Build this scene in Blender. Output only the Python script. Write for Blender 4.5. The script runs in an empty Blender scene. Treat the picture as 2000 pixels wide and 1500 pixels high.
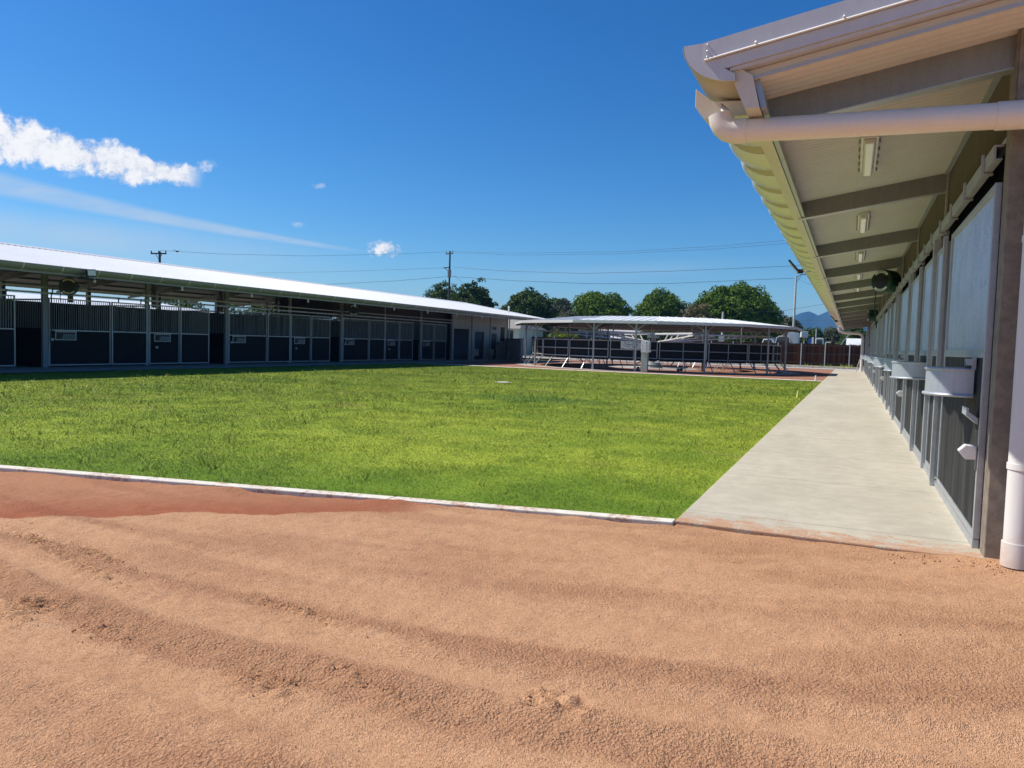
import bpy, math, random
import numpy as np
from mathutils import Vector, Matrix
random.seed(7); rng = np.random.default_rng(7)
S = bpy.context.scene
rad = math.radians

# ------------------------------------------------------------------ camera
EYE = 1.40
RC = Matrix(((0.90862, -0.05005, 0.41461), (0.41657, 0.03821, -0.9083), (0.02962, 0.99802, 0.05557)))
cam_d = bpy.data.cameras.new('camera'); cam = bpy.data.objects.new('camera', cam_d)
S.collection.objects.link(cam)
cam_d.sensor_width = 36; cam_d.lens = 1450 / 2000 * 36
cam_d.clip_start = 0.05; cam_d.clip_end = 8000
cam.matrix_world = Matrix.Translation((0, 0, EYE)) @ RC.to_4x4()
S.camera = cam

# ------------------------------------------------------------------ node helpers
class X:
    """tiny wrapper so that shader maths reads like maths"""
    def __init__(s, nt, sock): s.nt = nt; s.s = sock
    def _m(s, op, o=None, c=None, rev=False):
        n = s.nt.nodes.new('ShaderNodeMath'); n.operation = op
        ins = [s, o] if not rev else [o, s]
        if o is None: ins = [s]
        if c is not None: ins.append(c)
        for i, v in enumerate(ins):
            if isinstance(v, X): s.nt.links.new(v.s, n.inputs[i])
            else: n.inputs[i].default_value = float(v)
        return X(s.nt, n.outputs[0])
    def __add__(s, o): return s._m('ADD', o)
    __radd__ = __add__
    def __mul__(s, o): return s._m('MULTIPLY', o)
    __rmul__ = __mul__
    def __sub__(s, o): return s._m('SUBTRACT', o)
    def __rsub__(s, o): return s._m('SUBTRACT', o, rev=True)
    def __truediv__(s, o): return s._m('DIVIDE', o)
    def abs(s): return s._m('ABSOLUTE')
    def frac(s): return s._m('FRACT')
    def max(s, o): return s._m('MAXIMUM', o)
    def min(s, o): return s._m('MINIMUM', o)
    def gt(s, o): return s._m('GREATER_THAN', o)
    def lt(s, o): return s._m('LESS_THAN', o)
    def step(s, a, b):                                  # smooth 0..1 ramp
        n = s.nt.nodes.new('ShaderNodeMapRange'); n.interpolation_type = 'SMOOTHSTEP'
        s.nt.links.new(s.s, n.inputs[0]); n.inputs[1].default_value = a; n.inputs[2].default_value = b
        return X(s.nt, n.outputs[0])

def setin(nt, sock, v):
    if isinstance(v, X): nt.links.new(v.s, sock)
    elif isinstance(v, (tuple, list)): sock.default_value = (*v, 1) if len(v) == 3 and len(sock.default_value) == 4 else v
    else: sock.default_value = v
def noise(nt, vec, scale, detail=3, rough=.55, stretch=None, dist=0):
    if stretch:
        mp = nt.nodes.new('ShaderNodeVectorMath'); mp.operation = 'MULTIPLY'
        nt.links.new(vec.s, mp.inputs[0]); mp.inputs[1].default_value = stretch; vec = X(nt, mp.outputs[0])
    n = nt.nodes.new('ShaderNodeTexNoise'); n.inputs['Scale'].default_value = scale
    n.inputs['Detail'].default_value = detail; n.inputs['Roughness'].default_value = rough
    n.inputs['Distortion'].default_value = dist
    nt.links.new(vec.s, n.inputs['Vector']); return X(nt, n.outputs['Fac'])
def voro(nt, vec, scale, what='Distance'):
    n = nt.nodes.new('ShaderNodeTexVoronoi'); n.inputs['Scale'].default_value = scale
    nt.links.new(vec.s, n.inputs['Vector']); return X(nt, n.outputs[what])
def mixc(nt, f, a, b):
    n = nt.nodes.new('ShaderNodeMix'); n.data_type = 'RGBA'
    setin(nt, n.inputs[0], f); setin(nt, n.inputs[6], a); setin(nt, n.inputs[7], b)
    return X(nt, n.outputs[2])
def bump(nt, h, strength, dist, normal=None):
    n = nt.nodes.new('ShaderNodeBump'); n.inputs['Strength'].default_value = strength
    n.inputs['Distance'].default_value = dist; nt.links.new(h.s, n.inputs['Height'])
    if normal: nt.links.new(normal.s, n.inputs['Normal'])
    return X(nt, n.outputs[0])
MATS = {}
def mat(name, fn):
    m = bpy.data.materials.new(name); m.use_nodes = True; nt = m.node_tree
    bs = nt.nodes['Principled BSDF']
    geo = nt.nodes.new('ShaderNodeNewGeometry'); pos = X(nt, geo.outputs['Position'])
    r = fn(nt, pos, geo, bs) or {}
    for k, v in r.items():
        setin(nt, bs.inputs[k], v)
    MATS[name] = m; return m
def sep(nt, v):
    n = nt.nodes.new('ShaderNodeSeparateXYZ'); nt.links.new(v.s, n.inputs[0])
    return [X(nt, o) for o in n.outputs]
def paint(name, col, rough=.5, var=.08, metal=0, scale=3, spec=.5, bscale=60, bstr=.08):
    def f(nt, p, g, b):
        n = noise(nt, p, scale, 4); n2 = noise(nt, p, scale * 9, 3)
        d = [c * (1 - var) for c in col]; l = [min(1, c * (1 + var)) for c in col]
        return {'Base Color': mixc(nt, (n * .6 + n2 * .4).step(.3, .7), d, l), 'Roughness': n2 * .2 + (rough - .1),
                'Metallic': metal, 'Specular IOR Level': spec, 'Normal': bump(nt, noise(nt, p, bscale, 2), bstr, .01)}
    return mat(name, f)

# ------------------------------------------------------------------ world: sky, clouds
SUN_EL, SUN_DIR = rad(51), Vector((-1.0, -0.10, 0)).normalized()      # towards the sun, on the ground
w = bpy.data.worlds.new('World'); S.world = w; w.use_nodes = True
nt = w.node_tree; bg = nt.nodes['Background']
sky = nt.nodes.new('ShaderNodeTexSky'); sky.sky_type = 'NISHITA'; sky.sun_disc = False
sky.sun_elevation = SUN_EL; sky.sun_rotation = math.atan2(SUN_DIR.x, SUN_DIR.y)
sky.altitude = 0; sky.air_density = 1.0; sky.dust_density = .35; sky.ozone_density = 2.2
tc = nt.nodes.new('ShaderNodeTexCoord'); D = X(nt, tc.outputs['Generated'])
def dot(v):
    n = nt.nodes.new('ShaderNodeVectorMath'); n.operation = 'DOT_PRODUCT'
    nt.links.new(D.s, n.inputs[0]); n.inputs[1].default_value = v; return X(nt, n.outputs['Value'])
# tangent-plane coordinates on the sky about the bearing of the yard's far corner
fw = dot((-.41461, .9083, -.05557)).max(.02)
sx = dot((.90862, .41657, .02962)) / fw; sy = dot((-.05005, .03821, .99802)) / fw
cmb = nt.nodes.new('ShaderNodeCombineXYZ'); nt.links.new(sx.s, cmb.inputs[0]); nt.links.new(sy.s, cmb.inputs[1])
Q = X(nt, cmb.outputs[0])
def px(u, v): return (u - 1000) / 1450, (750 - v) / 1450
def band(u0, v0, u1, v1):
    a, b = px(u0, v0), px(u1, v1); L = math.hypot(b[0] - a[0], b[1] - a[1]); dx, dy = (b[0] - a[0]) / L, (b[1] - a[1]) / L
    p = (sx - a[0]) * dx + (sy - a[1]) * dy; q = (sy - a[1]) * dx - (sx - a[0]) * dy
    return p / L, q
nz = noise(nt, Q, 22, 6, .6, dist=.3); nz2 = noise(nt, Q, 60, 5, .65); nz3 = noise(nt, Q, 9, 3, .5)
# long cumulus
p, q = band(-60, 258, 402, 352)
pc_ = p.max(0).min(1)
wd2 = (1 - pc_) * .022 + .016 + (noise(nt, Q, 16, 2) - .5) * .034
m1 = (1 - (q / wd2.max(.004))._m('POWER', 2)).max(-3)
nz4 = noise(nt, Q, 130, 5, .7)
m1 = (m1 * 1.05 + .05 + (nz - .5) * 2.8 + (nz2 - .5) * 1.7 + (nz4 - .5) * .8).step(-.02, .95) * p.step(1.0, .90) * p.step(-.9, -.6)
def puff(u, v, rx, ry, amp=1.0, lo=.1, hi=1.2, k=1.):
    c = px(u, v); r = ((sx - c[0]) / rx)._m('POWER', 2) + ((sy - c[1]) / ry)._m('POWER', 2)
    return ((1 - r).max(-2) + (nz - .5) * amp + (nz2 - .5) * 2.6 + (nz4 - .5) * 2.4).step(lo, hi) * k
m2 = puff(750, 486, .025, .0135)
m3 = puff(620, 363, .012, .005, 2.6, .3, 1.6, k=.35)._m('MAXIMUM', puff(583, 437, .011, .0055, 2.6, .25, 1.5, k=.45)).max(puff(398, 322, .017, .012, 3, .3, 1.6, k=.5)).max(puff(150, 340, .03, .006, 3, .2, 1.8, k=.3))
cum = m1.max(m2).max(m3)
# thin streaks
p, q = band(-40, 350, 725, 494)
q2 = q - (p * 3.1416)._m('SINE') * -.0065
wd = (1.03 - p).max(.01) * .019 + .0018
st1 = (1 - (q2 / wd).abs()).step(0, .75) * p.step(1.03, .8) * (noise(nt, Q, 14, 5, .65, (1, 4, 1)) * 1.3 + .15).min(1) * .66
p, q = band(-60, 440, 700, 520)
st2 = (1 - (q / .034).abs()).step(-.2, 1) * p.step(1.1, .3) * (nz3 * .8 + .25) * .70
p, q = band(900, 545, 1500, 515)
st3 = (1 - (q / .012).abs()).step(-.3, 1) * (1 - (p - .5).abs() * 2).step(0, .8) * .14
streak = st1.max(st2).max(st3)
hsv = nt.nodes.new('ShaderNodeHueSaturation'); hsv.inputs['Saturation'].default_value = 1.22
hsv.inputs['Hue'].default_value = .497; hsv.inputs['Value'].default_value = 1.0
nt.links.new(sky.outputs[0], hsv.inputs['Color'])
sc_ = nt.nodes.new('ShaderNodeSeparateColor'); nt.links.new(hsv.outputs[0], sc_.inputs[0]); cc_ = nt.nodes.new('ShaderNodeCombineColor')
for i_, (e_, k_) in enumerate(((1.46, .337), (1.22, .675), (1.14, .988))):     # the deep blue of a dry-season sky
    r_ = X(nt, sc_.outputs[i_]).max(.0001)._m('POWER', e_) * k_; nt.links.new(r_.s, cc_.inputs[i_])
base = X(nt, cc_.outputs[0])
col = mixc(nt, streak, base, (6.0, 7.2, 8.6))
ccol = mixc(nt, (nz * .45 + nz2 * .35 + nz4 * .25 + cum * .12).step(.47, .72), (7.4, 7.8, 8.8), (10.6, 10.6, 10.8))
col = mixc(nt, cum, col, ccol)
nt.links.new(col.s, bg.inputs[0]); bg.inputs[1].default_value = .080

# ------------------------------------------------------------------ sun and exposure
sl = bpy.data.lights.new('sun', 'SUN'); sl.energy = 5.0; sl.angle = rad(.5); sl.color = (1, .935, .83)
so = bpy.data.objects.new('sun', sl); S.collection.objects.link(so)
sv = Vector((SUN_DIR.x * math.cos(SUN_EL), SUN_DIR.y * math.cos(SUN_EL), math.sin(SUN_EL)))
so.rotation_euler = sv.to_track_quat('Z', 'Y').to_euler()
S.view_settings.view_transform = 'Standard'; S.view_settings.look = 'None'
S.view_settings.exposure = 0.25; S.view_settings.gamma = 1; S.view_settings.use_curve_mapping = False
S.cycles.use_denoising = True; S.cycles.use_adaptive_sampling = False
S.cycles.max_bounces = 8; S.cycles.transparent_max_bounces = 12

# ------------------------------------------------------------------ materials
def galv(name, base, rough, metal=.55, vs=30, str_=.03):
    def f(nt, p, g, b):
        v = X(nt, voro(nt, p, vs, 'Color').s); n = noise(nt, p, 2.5, 4); n2 = noise(nt, p, 25, 3, stretch=(1, 1, .12))
        lum = nt.nodes.new('ShaderNodeRGBToBW'); nt.links.new(v.s, lum.inputs[0]); l = X(nt, lum.outputs[0])
        f_ = (l * .25 + n * .45 + n2 * .4).step(.2, .9)
        return {'Base Color': mixc(nt, f_, [c * .82 for c in base], [c * 1.15 for c in base]), 'Metallic': metal,
                'Roughness': l * .15 + rough, 'Normal': bump(nt, n, str_, .02)}
    return mat(name, f)
GALV = galv('galvanised steel', (.46, .48, .50), .38)
GALVD = galv('weathered galvanised steel', (.27, .27, .27), .5, .35, 60)
POSTM = paint('dull steel post', (.23, .19, .15), .7, .28, .1, 14)
def sheetf(nt, p, g, b):
    n = noise(nt, p, 3, 4); st = noise(nt, p, 14, 4, .7, (1, 1, .07)); sc = noise(nt, p, 38, 2, .5, (1, 1, .10)); v = voro(nt, p, 70)
    c = mixc(nt, (n * .5 + st * .4 + v * .3).step(.3, .8), (.38, .41, .45), (.60, .63, .67))
    c = mixc(nt, sc.step(.70, .76) * .7, c, (.14, .14, .15)); c = mixc(nt, st.step(.62, .75) * .5, c, (.72, .75, .78))
    return {'Base Color': c, 'Metallic': .6, 'Roughness': n * .2 + .28, 'Normal': bump(nt, v, .05, .01)}
SHEET_OLD = galv('galvanised corrugated sheet', (.55, .58, .62), .32, .65, 18)
SHEET = mat('scratched corrugated sheet', sheetf)
BIN = galv('bright galvanised feeder', (.45, .49, .54), .4, .45, 110)
def board(nt, p, g, b):
    st = noise(nt, p, 7, 5, .65, (1, 1, .10)); st2 = noise(nt, p, 30, 4, .6, (1, 1, .05)); n = noise(nt, p, 40, 3)
    sc = (noise(nt, p, 55, 2, .5, (1, 1, .35))).step(.72, .78)
    c = mixc(nt, (st * .6 + st2 * .4).step(.42, .68), (.020, .021, .023), (.062, .061, .058))
    c = mixc(nt, sc * .35, c, (.25, .25, .24))
    return {'Base Color': c, 'Roughness': .7 + 0 * n, 'Specular IOR Level': .15, 'Normal': bump(nt, n, .15, .005)}
BOARD = mat('scuffed black board', board)
BOARDL = paint('dark rubber board', (.017, .018, .021), .75, .2, spec=.2)
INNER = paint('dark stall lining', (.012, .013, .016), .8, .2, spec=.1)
CREAM = paint('cream painted steel', (.66, .60, .50), .33, .04, bstr=.02)
TAN = paint('tan cream steel', (.47, .38, .27), .5, .06)  # darker tan than the straps over the gutter
GLOSS = paint('glossy cream steel', (.72, .68, .62), .22, .03, spec=.8, bstr=.0)
CREAMP = paint('cream plastic pipe', (.76, .70, .63), .32, .03, bstr=.02)
WHITEP = paint('white plastic', (.70, .69, .67), .35, .03, bstr=.02)
def dustyf(nt, p, g, b):
    x, y, z = sep(nt, p); n = noise(nt, p, 9, 5, .7); st = noise(nt, p, 16, 4, .65, (1, 1, .12))
    c = mixc(nt, st.step(.48, .75) * .22, (.72, .71, .69), (.50, .45, .38))
    d = ((.34 - z) * 2.2 + (n - .5) * 1.1).step(0, 1.0) * .6
    return {'Base Color': mixc(nt, d, c, (.50, .31, .19)), 'Roughness': .4 + n * .15, 'Normal': bump(nt, n, .02, .01)}
DUSTY = mat('dust splashed white plastic', dustyf)
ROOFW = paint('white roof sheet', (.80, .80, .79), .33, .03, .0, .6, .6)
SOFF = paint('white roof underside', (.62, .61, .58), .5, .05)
MESH = paint('ribbed dark sheet', (.120, .086, .080), .7, .15, spec=.2)
def vergef(nt, p, g, b):
    st = noise(nt, p, 7, 5, .7, (1, 1, .35)); n = noise(nt, p, 2, 4); sp = noise(nt, p, 60, 2)
    c = mixc(nt, (st * .6 + n * .4).step(.4, .7), (.54, .55, .59), (.62, .63, .67)); c = mixc(nt, sp.step(.70, .76) * .4, c, (.40, .37, .34))
    return {'Base Color': c, 'Roughness': .42, 'Normal': bump(nt, n, .03, .02)}
VERGE = mat('grey white folded flashing', vergef)
DARKC = paint('grey gutter paint', (.24, .25, .25), .45, .05)
SLIM = galv('thin galvanised bar', (.30, .32, .34), .5, .3)
ROOFSHADE = paint('shade dark roof underside', (.10, .10, .095), .7, .1)  # shade below the roofs is put into this dark colour
GREEN = paint('dark green plastic', (.008, .050, .022), .35, .15)
BLACK = paint('black plastic', (.012, .012, .013), .45, .1)
CLAD = paint('pale grey wall cladding', (.50, .49, .46), .55, .04)
BLUEG = paint('grey painted door', (.055, .06, .075), .5, .1)
BLOCK = paint('grey block wall', (.42, .41, .41), .85, .18, scale=2)
BRICKC = paint('reddish wall capping', (.30, .17, .12), .8, .15)
SIGNW = paint('white sign face', (.78, .78, .78), .45, .02)
PEDG = paint('pale green cabinet paint', (.40, .47, .42), .45, .04)
MOTOR = paint('grey machine paint', (.28, .30, .29), .5, .15)
POLEM = paint('weathered timber pole', (.07, .06, .05), .85, .25, scale=1)
POLEC = paint('concrete grey pole', (.55, .53, .48), .7, .08)
WIREM = paint('overhead cable', (.02, .03, .045), .6, .1)
BARK = paint('bark', (.10, .075, .055), .9, .3)
BLUEP = paint('blue paint', (.03, .09, .32), .45, .1)
YEL = paint('yellow paint', (.52, .56, .12), .5, .1)
def glassf(nt, p, g, b): return {'Base Color': (.02, .03, .035), 'Roughness': .08, 'Specular IOR Level': .8}
GLASS = mat('dark window glass', glassf)
def fluo(nt, p, g, b): return {'Base Color': (.82, .82, .78), 'Roughness': .15, 'Specular IOR Level': .6, 'Transmission Weight': .15}
DIFF = mat('clear light diffuser', fluo)
RUBM = galv('mesh screen panel', (.10, .10, .11), .7, .0)
BIRDM = paint('dark feathers', (.03, .028, .03), .8, .2)

def sandf(nt, p, g, b):
    x, y, z = sep(nt, p)
    xs = x + 2.5; far_ = ((y - 2.7) / 1.5).max(0).min(1)
    wob = (noise(nt, p, 1.1, 4, .55) - .5) * .34 + (noise(nt, p, 6, 3, .6) - .5) * .06
    cur = y - xs * xs * .03 - xs * far_ * .14 + wob
    def bnd(c, w_): return (1 - ((cur - c) / w_).abs()).step(0, .9)
    cv = nt.nodes.new('ShaderNodeCombineXYZ'); nt.links.new((x * .35).s, cv.inputs[0]); nt.links.new((cur * 1.9).s, cv.inputs[1]); cv = X(nt, cv.outputs[0])
    trk = noise(nt, cv, 1.25, 5, .55, dist=.4); big = noise(nt, p, .9, 4, .5, (.6, 1.4, 1)); mid = noise(nt, p, 6, 5, .65)
    fine = noise(nt, p, 130, 3, .75); grain = voro(nt, p, 190); coarse = noise(nt, p, 45, 4, .7)
    gc = voro(nt, p, 190, 'Color'); bw = nt.nodes.new('ShaderNodeRGBToBW'); nt.links.new(gc.s, bw.inputs[0]); gl = X(nt, bw.outputs[0])
    rough = ((trk * .7 + big * .3).step(.44, .60) * .55 + bnd(3.04, .17) * .8 + bnd(2.45, .22) * .85 + bnd(3.78, .22) * .45 + bnd(1.75, .25) * .5 - bnd(2.74, .13) * .9 - bnd(2.12, .16) * .6).max(0).min(1)                      # raked-up, coarser bands
    c = mixc(nt, (rough * .8 + mid * .3).step(.1, .95), (.640, .372, .212), (.520, .284, .160))
    c = mixc(nt, (mid * .5 + big * .5).step(.45, .7) * .45, c, (.47, .235, .125))
    c = mixc(nt, (gl * .5 + fine * .5).step(.60, .25) * .6, c, (.20, .085, .042))
    c = mixc(nt, gl.step(.84, .95) * .35, c, (.70, .50, .36))
    # damp strip beside the kerb
    wv = (noise(nt, p, 1.3, 3) - .5) * .42 + (noise(nt, p, 9, 3) - .5) * .05
    d = (x + 5.75) * -.589 + (y - 3.42) * .807 + wv
    dampm = d.step(-.02, .03) * x.step(-2.9, -3.7)
    edge = d.step(.9, .05) * .5 + .5
    c = mixc(nt, dampm * edge, c, mixc(nt, mid, (.33, .105, .052), (.42, .165, .090)))
    h = fine * .5 + grain * .55 + voro(nt, p, 75) * (rough * .9 + .25) + coarse * (rough * 1.3 + .4)
    nm = bump(nt, h, 1.0, .0095, bump(nt, mid, .4, .04))
    return {'Base Color': c, 'Roughness': .95, 'Specular IOR Level': .1, 'Normal': nm}
SAND = mat('orange crusher dust', sandf)
CLODM = paint('dust clod', (.47, .25, .14), .95, .25, spec=.1, scale=30)
def redf(nt, p, g, b):
    n = noise(nt, p, 3, 5); f = noise(nt, p, 60, 3)
    return {'Base Color': mixc(nt, (n * .6 + f * .4).step(.3, .7), (.25, .125, .083), (.36, .19, .13)), 'Roughness': .95, 'Specular IOR Level': .1,
            'Normal': bump(nt, f, .5, .01)}
REDS = mat('red pen sand', redf)
def concf(nt, p, g, b):
    x, y, z = sep(nt, p)
    n = noise(nt, p, .8, 5, .6, (1, .35, 1)); m = noise(nt, p, 5, 5, .65); f = noise(nt, p, 90, 3); sp = noise(nt, p, 28, 2, .5)
    c = mixc(nt, (n * .55 + m * .45).step(.34, .68), (.405, .372, .298), (.535, .492, .400))
    c = mixc(nt, f * .25, c, (.34, .32, .27))
    # saw-cut joints and brush marks across the path
    j = ((y / 2.15).frac() - .5).abs()
    c = mixc(nt, j.gt(.4955) * .5 * x.gt(-1.3), c, (.16, .15, .13))
    # trowel streaks running across
    c = mixc(nt, noise(nt, p, 1.6, 4, .6, (.5, 3, 1)).step(.45, .8) * .22, c, (.55, .52, .45))
    c = mixc(nt, noise(nt, p, 1.1, 5, .7, (1.6, .25, 1)).step(.56, .72) * .30, c, (.33, .31, .27))
    # dust spilled off the yard, specks of gravel
    dn = noise(nt, p, 5, 5, .7, (1, 1.6, 1)) * .9 + y * -.50 + 2.95 + noise(nt, p, 45, 3, .8) * .75
    dust = dn.step(.62, .78) * y.lt(9) * .8
    c = mixc(nt, dust, c, (.44, .22, .115))
    c = mixc(nt, sp.step(.71, .74) * y.lt(11) * .8, c, (.16, .09, .05))
    return {'Base Color': c, 'Roughness': .85, 'Specular IOR Level': .25, 'Normal': bump(nt, m * .6 + f * .4, .25, .01)}
CONC = mat('broomed concrete', concf)
def kerbf(nt, p, g, b):
    n = noise(nt, p, 7, 5, .65); s = noise(nt, p, 2.2, 4, .7)
    c = mixc(nt, n.step(.3, .7), (.60, .56, .48), (.74, .70, .62))
    c = mixc(nt, (s * .6 + noise(nt, p, 22, 4, .7) * .5).step(.56, .66) * .75, c, (.40, .20, .11))
    return {'Base Color': c, 'Roughness': .85, 'Specular IOR Level': .2, 'Normal': bump(nt, n, .3, .01)}
KERB = mat('white concrete kerb', kerbf)
def pavef(nt, p, g, b):
    n = noise(nt, p, 1.2, 5); f = noise(nt, p, 40, 3)
    return {'Base Color': mixc(nt, (n + f * .5).step(.5, 1.0), (.34, .33, .30), (.46, .44, .40)), 'Roughness': .9, 'Normal': bump(nt, f, .2, .01)}
PAVE = mat('grey slab concrete', pavef)
def lawnc(nt, p):
    a = noise(nt, p, .28, 4, .6, (.8, 1.1, 0)); b_ = noise(nt, p, 1.3, 5, .65, (1, 1, 0)); d = noise(nt, p, .55, 4, .6, (.8, 1.2, 0))
    x, y, z = sep(nt, p)
    c = mixc(nt, (a * .6 + b_ * .4).step(.36, .62), (.25, .37, .040), (.52, .60, .075))
    c = mixc(nt, d.step(.58, .72) * .6, c, (.52, .44, .14))
    # lusher dark patch, and the greener strip against the kerb and path
    e = ((x + 6.9) / 2.6)._m('POWER', 2) + ((y - 17.6) / 1.5)._m('POWER', 2)
    c = mixc(nt, (e + b_ * 1.2).step(1.7, .6) * .6, c, (.12, .27, .055))
    c = mixc(nt, (y + x * -.2 + b_ * 2.0).step(9.9, 7.6) * .75, c, (.13, .26, .028))
    return c
def lawnf(nt, p, g, b):
    f = noise(nt, p, 70, 4, .7)
    f2 = noise(nt, p, 26, 4, .75)
    return {'Base Color': mixc(nt, (f * .5 + f2 * .5).step(.38, .60), (.10, .15, .018), lawnc(nt, p)), 'Roughness': .95, 'Specular IOR Level': .05, 'Normal': bump(nt, f2 + f, .6, .02)}
LAWN = mat('lawn thatch', lawnf)
def bladef(nt, p, g, b):
    r = X(nt, g.outputs['Random Per Island'])
    c = mixc(nt, r * .45, lawnc(nt, p), (.12, .22, .03))
    c = mixc(nt, r.gt(.93) * .7, c, (.42, .40, .16))
    tr = nt.nodes.new('ShaderNodeBsdfTranslucent'); nt.links.new(mixc(nt, .3, c, (.50, .60, .06)).s, tr.inputs[0])
    ms = nt.nodes.new('ShaderNodeMixShader'); ms.inputs[0].default_value = .38
    out = nt.nodes['Material Output']
    nt.links.new(b.outputs[0], ms.inputs[1]); nt.links.new(tr.outputs[0], ms.inputs[2]); nt.links.new(ms.outputs[0], out.inputs[0])
    nv = nt.nodes.new('ShaderNodeVectorMath'); nv.operation = 'MULTIPLY_ADD'; nt.links.new(g.outputs['Normal'], nv.inputs[0]); nv.inputs[1].default_value = (.5, .5, .5); nv.inputs[2].default_value = (0, 0, .8)
    nn = nt.nodes.new('ShaderNodeVectorMath'); nn.operation = 'NORMALIZE'; nt.links.new(nv.outputs[0], nn.inputs[0])
    nt.links.new(nn.outputs[0], tr.inputs['Normal'])
    return {'Base Color': c, 'Roughness': .6, 'Specular IOR Level': .25, 'Normal': X(nt, nn.outputs[0])}
BLADE = mat('grass blades', bladef)
def leafm(name, dark, light, tr_=.25, pale=None):
    def f(nt, p, g, b):
        r = X(nt, g.outputs['Random Per Island']); n = noise(nt, p, .55, 3); n2 = noise(nt, p, 2.0, 2)
        c = mixc(nt, (n * .5 + n2 * .35 + r * .3).step(.38, .78), dark, light)
        if pale: c = mixc(nt, r.gt(.8) * .6, c, pale)
        tr = nt.nodes.new('ShaderNodeBsdfTranslucent'); nt.links.new(c.s, tr.inputs[0])
        ms = nt.nodes.new('ShaderNodeMixShader'); ms.inputs[0].default_value = tr_
        out = nt.nodes['Material Output']
        nt.links.new(b.outputs[0], ms.inputs[1]); nt.links.new(tr.outputs[0], ms.inputs[2]); nt.links.new(ms.outputs[0], out.inputs[0])
        return {'Base Color': c, 'Roughness': .6, 'Specular IOR Level': .12}
    return mat(name, f)
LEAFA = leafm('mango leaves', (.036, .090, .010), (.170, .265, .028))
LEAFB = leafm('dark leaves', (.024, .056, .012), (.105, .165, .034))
LEAFC = leafm('dry brownish leaves', (.085, .075, .035), (.21, .19, .09), pale=(.40, .34, .20))
LEAFD = leafm('grey green leaves', (.07, .09, .05), (.17, .18, .11))
LEAFE = leafm('yellow green leaves', (.10, .16, .015), (.30, .38, .03), .3)
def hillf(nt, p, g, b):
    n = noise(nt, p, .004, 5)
    return {'Base Color': mixc(nt, n, (.020, .055, .080), (.030, .070, .10)), 'Roughness': 1, 'Specular IOR Level': 0}  # bluish base: some of the distance haze is put into the colour
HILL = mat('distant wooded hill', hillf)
def fencef(nt, p, g, b):
    x, y, z = sep(nt, p)
    k = (x / .115)._m('FLOOR'); cmb = nt.nodes.new('ShaderNodeCombineXYZ'); nt.links.new(k.s, cmb.inputs[0])
    wn = nt.nodes.new('ShaderNodeTexWhiteNoise'); wn.noise_dimensions = '3D'; nt.links.new(cmb.outputs[0], wn.inputs['Vector'])
    r = X(nt, wn.outputs['Value']); n = noise(nt, p, 10, 4, .6, (1, 1, .1))
    c = mixc(nt, r, (.022, .010, .006), (.105, .042, .020)); c = mixc(nt, n.step(.5, .8) * .3, c, (.12, .055, .028))
    return {'Base Color': c, 'Roughness': .9, 'Specular IOR Level': .1}
FENCE = mat('stained fence palings', fencef)
FRAIL = paint('stained fence rail', (.055, .027, .017), .85, .2)
def groundf(nt, p, g, b):
    n = noise(nt, p, .15, 5); f = noise(nt, p, 4, 4)
    return {'Base Color': mixc(nt, (n * .6 + f * .4).step(.35, .65), (.10, .13, .04), (.22, .19, .11)), 'Roughness': 1, 'Specular IOR Level': .05}
GRND = mat('rough ground', groundf)

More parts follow.
